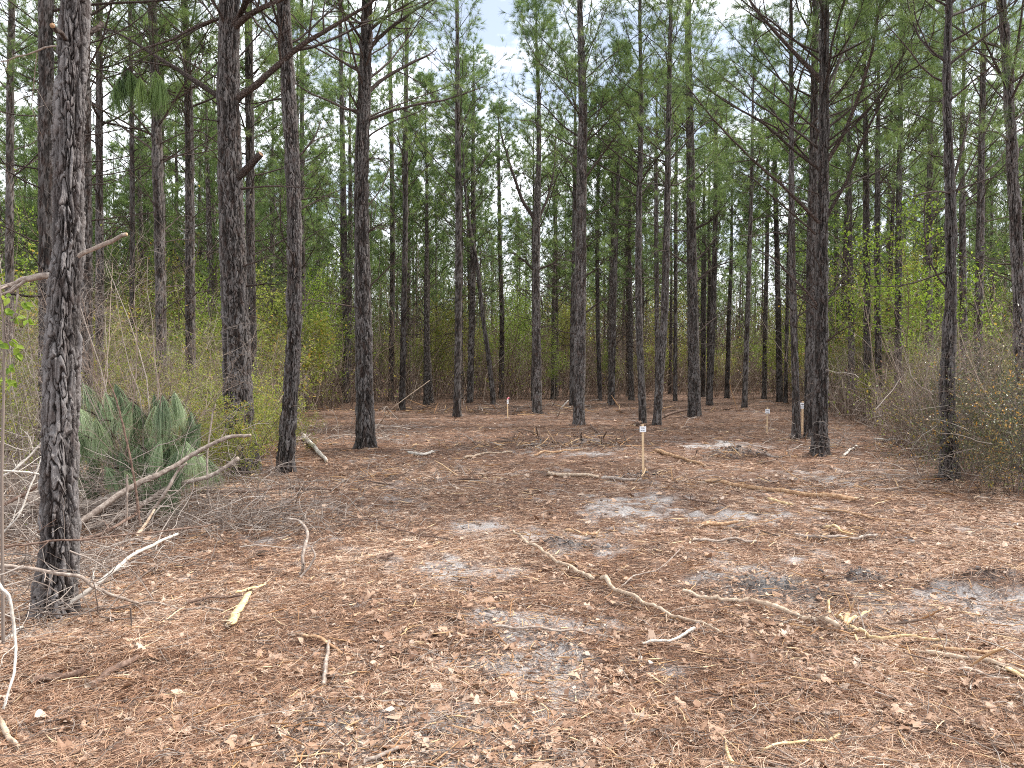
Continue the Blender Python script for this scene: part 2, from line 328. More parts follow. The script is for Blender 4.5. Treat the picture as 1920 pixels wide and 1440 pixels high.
# ------------------------------------------------------------------ ground
def build_ground():
    def axis(pts):
        out = []
        for a, b, st in pts: out.append(np.arange(a, b, st))
        return np.concatenate(out)
    xs = axis([(-400, -60, 20), (-60, -15, 1.5), (-15, -6, .12), (-6, 6, .025), (6, 15, .12), (15, 60, 1.5), (60, 401, 20)])
    ys = axis([(-60, 0, 3), (0, 2.2, .3), (2.2, 9, .02), (9, 18, .05), (18, 40, .14), (40, 90, 1.), (90, 500, 20)])
    X, Y = np.meshgrid(xs, ys)
    Z = height(X, Y) * sst(150, 60, np.abs(Y))
    V = np.stack([X, Y, Z], -1).reshape(-1, 3)
    nx, ny = len(xs), len(ys)
    i = np.arange(nx - 1)[None, :] + (np.arange(ny - 1) * nx)[:, None]
    Fq = np.stack([i, i + 1, i + nx + 1, i + nx], -1).reshape(-1, 4)
    S = sand(X, Y).reshape(-1); Dk = (np.clip(blobs(DARK, X, Y, .2, 61) * 1.2 - .15, 0, 1)).reshape(-1)
    g = Geo(); g.add(V, Fq, S); o = g.build("ground", [groundmat()], extra={"soil": Dk}); tag(o, kind="structure"); return o
build_ground()
print("ground", round(time.time() - T00, 1))

# ------------------------------------------------------------------ litter
def scatter_px(n, rng, y0=706, y1=1480, wide=.22, p=1.0):
    py = y0 + (y1 - y0) * rng.random(n) ** p
    px = np.where(rng.random(n) < wide, rng.uniform(-900, 2820, n), rng.uniform(-40, 1960, n))
    a = (px - 960) / F; b = -(py - 720) / F
    dy = cp + b * sp_; dz = -sp_ + b * cp; t = CH / -dz
    return a * t, dy * t
def build_straw():
    rng = rng_(11); n = 560000
    x, y = scatter_px(n, rng)
    ok = y < 60; x, y = x[ok], y[ok]
    S = sand(x, y); keep = (rng.random(len(x)) < .45 + 1.3 * fbm(x * 2.6, y * 2.6, 191, 3)) & (rng.random(len(x)) > np.clip(1.15 * S, 0, .85) + .6 * np.clip(blobs(DARK, x, y, .2, 61) * 1.2 - .15, 0, 1) * (1 - S)); x, y = x[keep], y[keep]; n = len(x)
    cl = fbm(x * 3, y * 3, 91, 3)
    D = np.hypot(x, y); w = .0017 * np.maximum(1, D / 5.); L = rng.uniform(.05, .155, n) * np.clip(D / 9, 1, 1.5)
    yaw = rng.random(n) * 2 * np.pi; yaw = yaw + (vn(x * 2, y * 2, 55) - .5) * 3
    pitch = rng.normal(0, .12, n); bend = rng.normal(0, .45, n)
    z = height(x, y) + .004 + rng.exponential(.008, n) * (.5 + cl * 1.4)
    pts = [np.stack([x, y, z], -1)]
    for k in range(2):
        a = yaw + bend * (k - .5)
        d = np.stack([np.cos(a) * np.cos(pitch), np.sin(a) * np.cos(pitch), np.sin(pitch)], -1)
        pts.append(pts[-1] + d * (L / 2)[:, None])
    mid = pts[1]; g0 = height(mid[:, 0], mid[:, 1]); 
    for q in pts[1:]: q[:, 2] = np.maximum(q[:, 2], height(q[:, 0], q[:, 1]) + .002)
    roll = rng.normal(0, .7, n)
    s = np.stack([-np.sin(yaw) * np.cos(roll), np.cos(yaw) * np.cos(roll), np.sin(roll)], -1) * (w / 2)[:, None]
    V = np.stack([pts[0] - s, pts[0] + s, pts[1] - s, pts[1] + s, pts[2] - s * .5, pts[2] + s * .5], 1).reshape(-1, 3)
    b = np.arange(n)[:, None] * 6
    f = np.concatenate([b + np.array([[0, 1, 3, 2]]), b + np.array([[2, 3, 5, 4]])])
    far = sst(9, 16, y)
    r = rng.random(n) ** 1.05 * (.95 - .25 * far) + (fbm(x * .9, y * .9, 5, 3) - .5) * .5 + .04
    g = Geo(); g.add(V, f, np.repeat(np.clip(r, 0, 1), 6))
    tag(g.build("pine_straw", [M_STRAW], smooth=False), "loose rust brown pine straw covering the cleared ground", "pine straw", kind="stuff")
build_straw()
def oak_variants(rng):
    out = []
    for v in range(12):
        nl = rng.integers(2, 4); m = 22; t = np.linspace(0, 1, m // 2 + 1)
        base = .30 * np.sin(np.pi * t ** .8) + .02
        lob = 1 + (.45 * np.sin(2 * np.pi * t * (nl + .6) + rng.uniform(-.4, .4)) if v % 3 else .0)
        hw = base * lob; hw[0] = .015; hw[-1] = .01
        up = np.stack([t, hw], -1); dn = np.stack([t[::-1], -hw[::-1] * rng.uniform(.8, 1.1)], -1)[1:-1]
        o = np.concatenate([up, dn]); k = len(o)
        cur = rng.uniform(-1.6, 1.6); cur2 = rng.uniform(-.8, .8)
        z = cur * o[:, 1] ** 2 * 1.6 + cur2 * (o[:, 0] - .5) ** 2 * .6 + rng.normal(0, .02, k)
        rim = np.column_stack([o, z]); mt = np.linspace(.06, .94, 5); mid = np.column_stack([mt, 0 * mt, cur2 * (mt - .5) ** 2 * .6 - .02])
        V = np.concatenate([rim, mid]); fs = []
        for i in range(k):
            j = (i + 1) % k; xm = (o[i, 0] + o[j, 0]) / 2; c = k + int(np.clip(round((xm - .06) / .22), 0, 4)); fs.append((i, j, c))
        # join neighbouring midrib points
        for i in range(k):
            j = (i + 1) % k
            ci = k + int(np.clip(round(((o[i - 1, 0] + o[i, 0]) / 2 - .06) / .22), 0, 4)); cj = k + int(np.clip(round(((o[i, 0] + o[j, 0]) / 2 - .06) / .22), 0, 4))
            if ci != cj: fs.append((ci, i, cj))
        out.append((V, np.array(fs)))
    return out
def build_leaves():
    rng = rng_(12); g = Geo(); VV = oak_variants(rng)
    x, y = scatter_px(13000, rng, 730, 1480, .2, .62)
    dens = np.clip(2.6 * fbm(x * 1.3, y * 1.3, 44, 3) - .75, .12, 1); S = sand(x, y)
    keep = (rng.random(len(x)) < dens * (1 - .6 * S)) & (y < 45); x, y = x[keep], y[keep]
    vi = rng.integers(0, len(VV), len(x))
    for k, (V, f) in enumerate(VV):
        s = vi == k; n = s.sum(); X, Y = x[s], y[s]
        D = np.hypot(X, Y); L = (.018 + rng.beta(1.3, 3.6, n) * .08) * np.clip(D / 7, 1, 1.6)
        yaw = rng.random(n) * 6.283; ti = rng.normal(0, .28, n); tj = rng.normal(0, .3, n)
        P = V[None] * L[:, None, None]; fl = rng.choice([-1, 1], n)[:, None]; Pz = P[:, :, 2] * fl
        px, py = P[:, :, 0] - L[:, None] / 2, P[:, :, 1]
        pz = Pz + px * np.sin(ti)[:, None] + py * np.sin(tj)[:, None]
        c, s_ = np.cos(yaw)[:, None], np.sin(yaw)[:, None]
        gx = X[:, None] + px * c - py * s_; gy = Y[:, None] + px * s_ + py * c
        z = pz - pz.min(1, keepdims=True) * .7 + height(X, Y)[:, None] + .008 + rng.random((n, 1)) * .014
        Q = np.stack([gx, gy, z], -1).reshape(-1, 3); m = len(V)
        fa = (f[None] + (np.arange(n) * m)[:, None, None]).reshape(-1, 3)
        g.add(Q, fa, np.repeat(np.clip(rng.random(n) * .9 + .05, 0, 1), m))
    x, y = scatter_px(40000, rng, 735, 1480, .2, .75); keep = (rng.random(len(x)) < np.clip(2.4 * fbm(x * 1.9, y * 1.9, 46, 3) - .6, .15, 1) * (1 - .3 * sand(x, y))) & (y < 32); x, y = x[keep], y[keep]; D = np.hypot(x, y)
    ax = np.column_stack([rng.normal(0, 1, (len(x), 2)), rng.normal(0, .25, len(x))])
    p = np.column_stack([x, y, height(x, y) + .010 + rng.random(len(x)) * .014]); a = nrm(ax); nrmz = nrm(np.column_stack([rng.normal(0, .45, (len(x), 2)), np.ones(len(x))])); sd = nrm(np.cross(a, nrmz))
    LL = ((.009 + rng.gamma(1.6, .009, len(x))) * np.clip(D / 6, 1, 2))[:, None]; wd = LL * rng.uniform(.25, .55, (len(x), 1))
    V = np.stack([p, p + a * LL * .35 + sd * wd, p + a * LL, p + a * LL * .6 - sd * wd * .8 + nrmz * LL * .2, p + a * LL * .15 - sd * wd * .6], 1); b = np.arange(len(x))[:, None] * 5
    g.add(V.reshape(-1, 3), np.concatenate([b + np.array([[0, 1, 2]]), b + np.array([[0, 2, 3]]), b + np.array([[0, 3, 4]])]), np.repeat(.25 + .75 * rng.random(len(x)), 5))
    x, y = scatter_px(7000, rng, 740, 1480, .2, .8); x, y = x[y < 30], y[y < 30]; D = np.hypot(x, y)
    p = np.column_stack([x, y, height(x, y) + .022]); q = len(x); gg = rng.random(q)
    leaves(g, p, rng, .03 * np.clip(D / 6, 1, 2), .6, 1, np.column_stack([rng.normal(0, 1, (q, 2)), rng.normal(0, .1, q)]), .1, .2)
    tag(g.build("leaf_litter", [M_LITTER, M_TWIGB], smooth=True), "dry curled oak leaves strewn over the pine straw", "leaf litter", kind="stuff")
build_leaves()
def build_bits():
    """wood chips, bark flakes and short twigs that nobody would count"""
    rng = rng_(13); g = Geo()
    x, y = scatter_px(9500, rng, 735, 1480, .2, .95)
    ok = (y < 40) & (rng.random(len(x)) < .25 + 1.1 * fbm(x * .8, y * .8, 71, 3)); x, y = x[ok], y[ok]; n = len(x)
    D = np.hypot(x, y); L = rng.gamma(2, .035, n) + .03; L *= np.clip(D / 8, 1, 1.7); w = rng.uniform(.0025, .008, n) * np.clip(D / 7, 1, 2.2)
    yaw = rng.random(n) * 6.283; a = rng.normal(0, .12, n)
    p0 = np.stack([x, y, height(x, y) + .012 + rng.random(n) * .02], -1)
    P = [p0]
    for k in range(3):
        yy = yaw + rng.normal(0, .16, n); P.append(P[-1] + np.stack([np.cos(yy), np.sin(yy), a], -1) * (L / 3)[:, None]); P[-1][:, 2] = np.maximum(P[-1][:, 2], height(P[-1][:, 0], P[-1][:, 1]) + w * .5)
    P = np.stack(P, 1); R = w[:, None] * np.array([[.7, 1, .9, .4]]) * .5
    c = rng.random(n); chips = c < .45
    tubes(g, P[chips], R[chips] * 1.2, 4, rng.random(chips.sum()), 0); tubes(g, P[~chips], R[~chips] * .8, 4, rng.random((~chips).sum()), 1)
    # thin bare twigs
    x, y = scatter_px(2600, rng, 740, 1480, .2, .9); ok = y < 40; x, y = x[ok], y[ok]; n = len(x); D = np.hypot(x, y)
    P = grow(np.stack([x, y, height(x, y) + .015], -1), np.column_stack([rng.normal(0, 1, (n, 2)), rng.normal(.05, .1, n)]), rng.gamma(2.5, .08, n) + .05, 6, rng, 0, .22)
    P[:, :, 2] = np.maximum(P[:, :, 2], height(P[:, :, 0], P[:, :, 1]) + .004)
    P[:, :, 2] = np.minimum(P[:, :, 2], height(P[:, :, 0], P[:, :, 1]) + .06)
    R = (rng.uniform(.0012, .003, n) * np.clip(D / 7, 1, 2))[:, None] * np.linspace(1, .5, 6)
    tubes(g, P, R, 4, rng.random(n), 1)
    C, R2, _ = spawn(P[::2], R[::2], 2, rng, .3, .9, 45, .12, 4, 0, .2, .7); C[:, :, 2] = np.maximum(C[:, :, 2], height(C[:, :, 0], C[:, :, 1]) + .004)
    tubes(g, C, R2, 3, rng.random(len(C)), 1)
    tag(g.build("wood_debris", [M_CHIP, M_TWIG]), "small wood chips, bark flakes and broken twigs over the ground", "wood debris", kind="stuff")
build_bits()
print("litter", round(time.time() - T00, 1))

# ------------------------------------------------------------------ trunks
def voro(u, v, nu, seed):
    iu = np.floor(u); iv = np.floor(v); f1 = np.full(u.shape, 9.); f2 = f1.copy(); cid = np.zeros(u.shape)
    for a in (-1, 0, 1):
        for b in (-1, 0, 1):
            cu, cv = iu + a, iv + b; k = np.mod(cu, nu)
            d = np.hypot(cu + .15 + .7 * _h(k, cv, seed) - u, cv + .1 + .8 * _h(k, cv, seed + 1) - v)
            r = _h(k, cv, seed + 2); n = d < f1
            f2 = np.where(n, f1, np.minimum(f2, d)); cid = np.where(n, r, cid); f1 = np.where(n, d, f1)
    return f1, f2, cid
def smooth_path(pts, zs):
    z = np.array([p[2] for p in pts]); out = []
    for k in (0, 1):
        c = np.array([p[k] for p in pts]); m = np.gradient(c, z)
        i = np.clip(np.searchsorted(z, zs) - 1, 0, len(z) - 2); h = z[i + 1] - z[i]; t = np.clip((zs - z[i]) / h, 0, 1)
        out.append((2*t**3-3*t**2+1)*c[i] + (t**3-2*t**2+t)*h*m[i] + (-2*t**3+3*t**2)*c[i+1] + (t**3-t**2)*h*m[i+1])
    return np.stack(out, -1)
def trunk_geo(pts, rad, zs, sides, seed, depth, cell=.055, vh=.13, flare=.5, gz=0):
    """pts list of (x,y,z), rad radius at each"""
    c = smooth_path(pts, zs); r0 = np.interp(zs, [p[2] for p in pts], rad)
    r0 = r0 * (1 + flare * np.exp(-(zs - gz).clip(0) / .13))
    nu = max(5, int(round(2 * np.pi * np.median(r0[: max(2, len(r0) // 2)]) / cell)))
    th = np.arange(sides) / sides
    TH, Z = np.meshgrid(th, zs)
    u = TH * nu; v = Z / vh
    ww = (vn(np.cos(TH * 6.283) * 3 + 9, Z * 14 + np.sin(TH * 6.283) * 3, seed) - .5)
    u = u + ww * 1.1; v = v + (vn(np.cos(TH * 6.283) * 5, Z * 9 + np.sin(TH * 6.283) * 5, seed + 5) - .5) * 1.8 + (_h(np.floor(u), 0 * u, seed) ) * 0.7
    f1, f2, cid = voro(u, v, nu, seed)
    pl = sst(.0, .17, f2 - f1)
    kk = nu * .28; ter = (fbm(np.cos(TH * 6.2832) * kk + 31, v * 1.1, seed + 31, 4) + fbm(np.sin(TH * 6.2832) * kk + 7, v * 1.1 + 5, seed + 33, 4) - .5) * 1.15; ter = np.clip(ter, 0, 1.2) * 7; ter = (np.floor(ter) + sst(.72, 1., ter - np.floor(ter))) / 7
    g1, g2, c2 = voro(u * 2.3, v * 2.7, nu * 2.3 if (nu * 2.3) % 1 == 0 else 10 ** 6, seed + 9)
    fl = sst(.0, .16, g2 - g1)
    disp = depth * (pl * (.42 + .5 * cid) + pl * (c2 * .25 + fl * .12) + (ter - .5) * 1.9) + (vn(TH * nu * 5, Z * 60, seed + 3) - .5) * depth * .25
    ov = 1 + .05 * np.cos(TH * 6.283 * 2 + seed) + .15 * np.exp(-(Z - gz).clip(0) / .12) * np.cos(TH * 6.2832 * 5 + seed)
    r = r0[:, None] * ov - depth * 1.25 + disp
    V = np.stack([c[:, 0:1] + r * np.cos(TH * 6.2832), c[:, 1:2] + r * np.sin(TH * 6.2832), Z], -1)
    n, s = V.shape[:2]; b = (np.arange(n - 1) * s)[:, None]; j = np.arange(s)[None]; j2 = (j + 1) % s
    Fq = np.stack([b + j, b + j2, b + s + j2, b + s + j], -1).reshape(-1, 4)
    A = np.clip(pl * (.34 + .36 * (cid - .3) + .25 * c2 + (ter - .4) * 1.1), 0, 1)
    g = Geo(); g.add(V.reshape(-1, 3), Fq, A.reshape(-1)); return g, c, r0

def crown(g, cf, zb, zt, rng, nl=44, Lm=2.3, nn=14, nw=.007, nL=.17, tw=8, dens=1., limb_r=.018, dead=10, dz0=2.2, sides=4, extra=None):
    """live limbs, twigs and needle tufts on a trunk axis cf(z)->xy; a few dead limbs lower down"""
    s = np.sort(rng.random(nl) ** .9); z = zb + (zt - zb) * s
    az = np.arange(nl) * 2.399 + rng.normal(0, .5, nl)
    el = np.radians(30 + 28 * s + rng.normal(0, 10, nl)); L = Lm * ((1 - s) ** .7 * .9 + .13) * rng.uniform(.6, 1.2, nl)
    xy = cf(z); p = np.column_stack([xy, z]); d = np.stack([np.cos(az) * np.cos(el), np.sin(az) * np.cos(el), np.sin(el)], -1)
    P = grow(p, d, L, 8, rng, .05, .09); R = (limb_r * (L / Lm) ** .8)[:, None] * np.linspace(1, .28, 8)
    tubes(g, P, R, sides, rng.random(nl) * .5, 0)
    sets = [(P, R, s)]
    if extra is not None:
        sets.append((extra[0], extra[1], np.full(len(extra[0]), .25)))
    for P, R, ss in sets:
        C, R2, t = spawn(P, R, tw, rng, .36, 1., 44, .85 * (Lm / 2.3) * (1 - .5 * ss), 5, .03, .13, .5, .45)
        sC = np.repeat(ss, tw); tubes(g, C, R2, 3, rng.random(len(C)) * .6, 0)
        C2, R3, t2 = spawn(C, R2, 2, rng, .35, .95, 42, .34, 4, .05, .12, .7, .3)
        tubes(g, C2, R3, 3, rng.random(len(C2)) * .6, 0)
        keep1 = (rng.random(len(C)) < dens * np.clip(.35 + sC * 1.6 + t * .5, 0, 1)); keep2 = (rng.random(len(C2)) < dens * np.clip(.25 + np.repeat(sC, 2) * 1.6 + np.repeat(t, 2) * .5, 0, 1))
        for Q, kp in ((C, keep1), (C2, keep2), (P, np.full(len(P), True))):
            q = Q[kp]; needles(g, q[:, -1], nrm(q[:, -1] - q[:, -2]), rng, nn, nL, nw, 1.15, .12, .12, 1)
        kk = keep1 & (rng.random(len(C)) < .35); q = C[kk]; needles(g, q[:, -2], nrm(q[:, -1] - q[:, -2]), rng, nn, nL, nw, 1.15, .12, .12, 1)
    if dead:
        z = np.sort(rng.uniform(dz0, zb + .5, dead)); az = rng.random(dead) * 6.283; el = np.radians(rng.normal(25, 22, dead)); L = rng.uniform(.35, 1.9, dead)
        p = np.column_stack([cf(z), z]); d = np.stack([np.cos(az) * np.cos(el), np.sin(az) * np.cos(el), np.sin(el)], -1)
        P = grow(p, d, L, 8, rng, .02, .13); R = (limb_r * .6 * (L / 1.2) ** .5)[:, None] * np.linspace(1, .3, 8)
        tubes(g, P, R, sides, rng.random(dead) * .5, 0)
        C, R2, t = spawn(P, R, 4, rng, .3, 1., 50, .55, 5, .0, .16, .55, .4); tubes(g, C, R2, 3, rng.random(len(C)) * .6, 0)
        C2, R3, t = spawn(C, R2, 2, rng, .3, 1., 50, .22, 4, .0, .16, .7, .4); tubes(g, C2, R3, 3, rng.random(len(C2)) * .6, 0)

# each tree: base pixel, trunk pixels going up (x, y, width px), limbs as pixel lines with a start width
HEROES = [
 dict(b=(103,1150), p=[(103,1150,70),(110,1000,64),(113,800,60),(119,640,56),(126,480,52),(130,300,50),(136,100,49),(140,0,49)], k=0, zb=6.5,
   l="thickest foreground pine with flaky grey bark beside the brush pile",
   limbs=[([(112,72),(104,60),(98,50)],9),([(150,72),(170,58),(188,42)],12),([(92,509),(64,523),(30,533),(0,545),(-60,565)],15),([(152,481),(193,460),(234,443)],9),([(110,80),(60,92),(0,112),(-50,125)],4)]),
 dict(b=(88,893), p=[(88,893,30),(88,640,27),(87,480,26),(86,240,25),(86,0,24)], k=1, l="slim pine just left of and behind the thickest foreground pine"),
 dict(b=(160,868), p=[(160,868,26),(160,480,23),(159,200,21),(158,0,20)], k=1, l="pine almost hidden behind the right edge of the thickest foreground pine"),
 dict(b=(187,828), p=[(187,828,16),(187,480,14),(186,200,12),(186,0,11)], k=1, l="narrow pine close to the right of the thickest foreground pine"),
 dict(b=(18,808), p=[(18,808,17),(18,480,15),(19,200,14),(22,0,12)], k=2, l="narrow pine at the left edge, left of the thickest foreground pine"),
 dict(b=(247,775), p=[(247,775,11),(248,480,10),(247,200,9),(245,0,8)], k=2, l="thin pine in the left thicket between the narrow and the wavy pine"),
 dict(b=(303,830), p=[(303,830,22),(302,640,20),(300,480,20),(295,300,20),(291,150,18),(285,0,16)], k=1, l="wavy pine standing behind the fallen green bough"),
 dict(b=(357,820), p=[(357,820,20),(357,650,19),(356,480,18),(354,200,15),(346,0,12)], k=1, l="straight pine between the wavy pine and the stout dark pine"),
 dict(b=(457,883), p=[(457,883,56),(450,800,52),(443,640,49),(437,480,46),(431,300,42),(428,150,39),(430,0,36)], k=0, zb=5.6,
   l="stout dark pine with long bare limbs and yellow green leaves at its foot",
   limbs=[([(447,187),(483,157),(523,120),(560,90),(600,67),(640,40),(690,8),(730,-20)],14),([(409,187),(367,153),(327,130),(277,100),(230,67),(180,50)],11),([(440,55),(467,27),(523,0),(560,-15)],14),([(433,60),(450,20),(460,0),(470,-30)],14),([(413,33),(397,0),(390,-20)],6),
          ([(437,347),(460,317),(485,290)],15),([(457,353),(500,350),(550,350),(607,357)],4),([(465,537),(483,532),(523,532)],5),([(412,30),(367,50),(317,80),(270,92),(220,120)],7),([(467,500),(480,490),(500,480),(520,480)],4)]),
 dict(b=(470,812), p=[(470,812,18),(472,640,17),(470,480,16),(468,200,15),(466,0,13)], k=1, l="pine half hidden behind the right side of the stout dark pine"),
 dict(b=(535,885), p=[(535,885,32),(540,800,30),(547,700,27),(552,580,26),(552,480,25),(550,350,25),(542,200,25),(535,80,24),(530,0,23)], k=0, zb=6,
   l="bowed mid sized pine standing right of the stout dark pine",
   limbs=[([(560,300),(590,260),(602,225)],5),([(545,400),(575,385),(610,370),(640,352)],4),([(538,440),(500,465),(470,480)],4)]),
 dict(b=(574,768), p=[(574,768,11),(570,620,10),(567,480,9),(566,200,8),(565,0,7)], k=2, l="thin pine just right of the bowed pine"),
 dict(b=(648,757), p=[(648,757,13),(649,600,13),(646,480,12),(641,200,9),(638,0,7)], k=2, l="thin pine left of the large straight pine"),
 dict(b=(686,840), p=[(686,840,40),(684,760,33),(681,600,31),(679,480,29),(678,300,27),(683,180,24),(686,100,22),(688,0,20)], k=0, zb=6.2,
   l="large straight dark pine with curved bare limbs left of the clearing",
   limbs=[([(697,90),(720,63),(773,23),(813,0),(850,-25)],8),([(695,57),(727,30),(773,3),(800,-12)],6),([(695,173),(723,143),(773,117),(807,100),(820,88)],8),([(698,225),(733,210),(783,198),(833,190),(867,177),(910,165)],6),
          ([(682,82),(660,47),(640,17),(625,0)],6),([(672,217),(657,207),(640,200),(610,190)],5),([(673,217),(660,183),(653,163)],5),([(678,333),(680,310),(697,293),(733,303)],5),([(683,443),(700,427),(722,415)],6),([(693,543),(713,517),(740,487),(770,455)],4),([(666,45),(640,20),(610,5)],5)]),
 dict(b=(733,752), p=[(733,752,12),(735,600,11),(736,480,10),(733,200,8),(730,0,6)], k=2, l="thin pine right of the large straight pine, partly behind a spring sapling"),
 dict(b=(754,768), p=[(754,768,13),(756,640,12),(759,480,11),(761,200,9),(762,0,8)], k=2, l="straight thin pine with a pale curved twig at its base"),
 dict(b=(857,778), p=[(857,778,16),(859,640,14),(860,480,14),(858,200,10),(857,0,7)], k=2, zb=6.4, dens=.45, l="slender straight pine at the left of the cleared lane"),
 dict(b=(881,755), p=[(881,755,13),(885,600,12),(887,480,11),(887,300,8),(888,150,5)], k=2, zb=6, dens=.4, l="pine just behind and right of the slender lane pine"),
 dict(b=(925,758), p=[(925,758,10),(917,680,9),(905,590,8),(895,500,8),(880,420,6),(872,350,5)], k=2, zb=5.5, l="thin pine leaning left behind the distant stake"),
 dict(b=(940,747), p=[(940,747,10),(941,600,9),(938,480,8),(935,300,6)], k=2, l="upright thin pine right of the leaning thin pine"),
 dict(b=(1007,771), p=[(1007,771,17),(1006,640,16),(1005,480,14),(1007,400,13),(1010,300,9),(1010,180,7),(1006,80,4)], k=1, zb=5.8, ht=12.6,
   l="forked pine with a wide left limb in the middle of the view",
   limbs=[([(1002,413),(980,380),(967,343),(950,293),(940,253),(933,213)],8),([(1012,412),(1028,370),(1040,320),(1042,260)],6),([(1003,550),(1015,560),(1018,590)],5),([(1004,510),(985,490),(960,470)],5),([(1010,505),(1040,495),(1062,470)],5)]),
 dict(b=(1085,796), p=[(1085,796,22),(1086,740,20),(1088,600,21),(1089,480,20),(1091,300,18),(1093,200,16),(1090,100,13),(1087,0,9)], k=1, zb=7.2, g=1.3,
   l="prominent central pine with bright green needle tufts high up",
   limbs=[([(1090,260),(1055,235),(1020,195),(985,180)],4),([(1094,270),(1130,240),(1170,190)],4),([(1088,330),(1065,300),(1035,270)],4),([(1096,340),(1130,290),(1160,250)],5),([(1097,520),(1125,500),(1140,470)],4),([(1097,590),(1125,565),(1150,550)],4)]),
 dict(b=(1074,760), p=[(1074,760,13),(1075,600,12),(1077,480,10),(1078,300,8)], k=2, l="darker pine half hidden behind the prominent central pine"),
 dict(b=(1125,752), p=[(1125,752,9),(1121,600,8),(1120,480,8),(1122,300,6)], k=2, l="thin pine close right of the prominent central pine"),
 dict(b=(1147,760), p=[(1147,760,13),(1150,640,10),(1154,480,9),(1160,300,7)], k=2, l="thin pine midway between the central pine and the paired pines"),
 dict(b=(1205,793), p=[(1205,793,16),(1202,700,14),(1198,600,13),(1197,480,13),(1202,200,9),(1200,0,6)], k=1, zb=6.6, l="left one of the paired pines behind the nearest white sign"),
 dict(b=(1232,793), p=[(1232,793,17),(1238,700,15),(1245,600,15),(1249,480,14),(1254,200,10),(1258,0,7)], k=1, zb=6.6, l="right one of the paired pines behind the nearest white sign"),
 dict(b=(1233,765), p=[(1233,765,10),(1232,600,9),(1231,480,9),(1230,300,7)], k=2, l="thin pine seen between the paired pines"),
 dict(b=(1266,752), p=[(1266,752,8),(1267,480,7),(1268,300,6)], k=2, l="very thin pine right of the paired pines"),
 dict(b=(1302,780), p=[(1302,780,24),(1301,700,22),(1299,600,19),(1297,480,18),(1294,250,14),(1291,0,10)], k=1, zb=6.0, l="broad dark pine left of the right hand lane with low sweeping limbs",
   limbs=[([(1306,630),(1335,600),(1375,575)],4),([(1306,530),(1340,500),(1385,485)],5),([(1306,490),(1325,470),(1345,440)],5),([(1292,500),(1265,480),(1240,462)],4),([(1305,430),(1340,410),(1375,360)],5)]),
 dict(b=(1318,745), p=[(1318,745,10),(1319,600,10),(1320,480,9)], k=2, l="thin pine just right of the broad dark pine"),
 dict(b=(1330,760), p=[(1330,760,13),(1335,640,11),(1340,480,10),(1342,250,7)], k=2, l="slightly leaning pine at the left rim of the far lane"),
 dict(b=(1363,747), p=[(1363,747,10),(1367,600,8),(1371,480,7)], k=2, l="thin pine in the middle of the far lane mouth"),
 dict(b=(1396,764), p=[(1396,764,12),(1400,640,10),(1405,480,9),(1410,300,7)], k=2, l="pine left of the small white sign by the far lane"),
 dict(b=(1433,748), p=[(1433,748,10),(1435,600,9),(1438,480,8),(1440,300,6)], k=2, l="thin pine directly above the small white sign by the far lane"),
 dict(b=(1462,754), p=[(1462,754,13),(1460,640,11),(1457,480,10),(1452,300,8)], k=2, l="left trunk of a close pair right of the far lane"),
 dict(b=(1473,756), p=[(1473,756,8),(1475,640,7),(1478,480,6)], k=2, l="thinner right trunk of a close pair right of the far lane"),
 dict(b=(1493,820), p=[(1493,820,17),(1492,740,13),(1488,600,13),(1485,480,12),(1484,200,8),(1483,0,6)], k=1, zb=6.2, l="reddish slim pine left of the half hidden sign"),
 dict(b=(1518,822), p=[(1518,822,20),(1518,740,18),(1521,600,18),(1522,480,18),(1526,250,14),(1530,0,11)], k=1, zb=5.6, l="pine tight behind the left of the many limbed pine"),
 dict(b=(1537,852), p=[(1537,852,33),(1538,800,27),(1540,640,23),(1541,480,21),(1544,300,19),(1545,150,17),(1546,0,15)], k=0, zb=5.2,
   l="many limbed dark pine right of centre with rising bare limbs",
   limbs=[([(1554,410),(1593,330),(1613,273),(1647,200),(1680,150),(1747,110)],7),([(1558,300),(1580,253),(1610,180),(1633,100),(1650,0),(1655,-40)],9),([(1537,320),(1487,283),(1433,230),(1357,187),(1300,133)],6),([(1537,420),(1480,360),(1407,297),(1347,233),(1280,147)],7),
          ([(1535,150),(1480,90),(1440,47),(1400,0),(1380,-30)],9),([(1553,167),(1580,100),(1600,60),(1620,7)],6),([(1513,437),(1467,383),(1413,333),(1390,320)],4),([(1537,580),(1513,547),(1477,513),(1447,480),(1415,470)],6),([(1527,580),(1493,553),(1440,510)],4),([(1547,570),(1567,543),(1583,517)],5),([(1550,643),(1570,623),(1610,602)],5),
          ([(1556,240),(1600,200),(1660,160),(1720,60)],5),([(1556,370),(1620,330),(1690,300)],4),([(1536,250),(1480,200),(1430,160),(1370,110)],4),([(1534,365),(1470,340),(1400,330)],3),([(1553,200),(1590,150),(1640,60)],4)]),
 dict(b=(1572,748), p=[(1572,748,10),(1571,600,10),(1568,480,9),(1567,300,7)], k=2, l="thin pine close to the right of the many limbed pine"),
 dict(b=(1597,770), p=[(1597,770,13),(1596,640,12),(1594,480,11),(1592,300,8)], k=2, l="thin pine with spring leaves between it and the many limbed pine"),
 dict(b=(1627,792), p=[(1627,792,16),(1626,640,14),(1625,480,13),(1623,250,9),(1622,80,6)], k=1, l="left one of three dark pines at the right thicket edge"),
 dict(b=(1652,796), p=[(1652,796,17),(1648,700,13),(1645,480,12),(1646,250,8),(1647,120,5)], k=1, l="middle one of three dark pines with a torn orange scar at its foot"),
 dict(b=(1668,765), p=[(1668,765,11),(1666,600,10),(1671,480,9)], k=2, l="thin grey pine between the middle and right of three dark pines"),
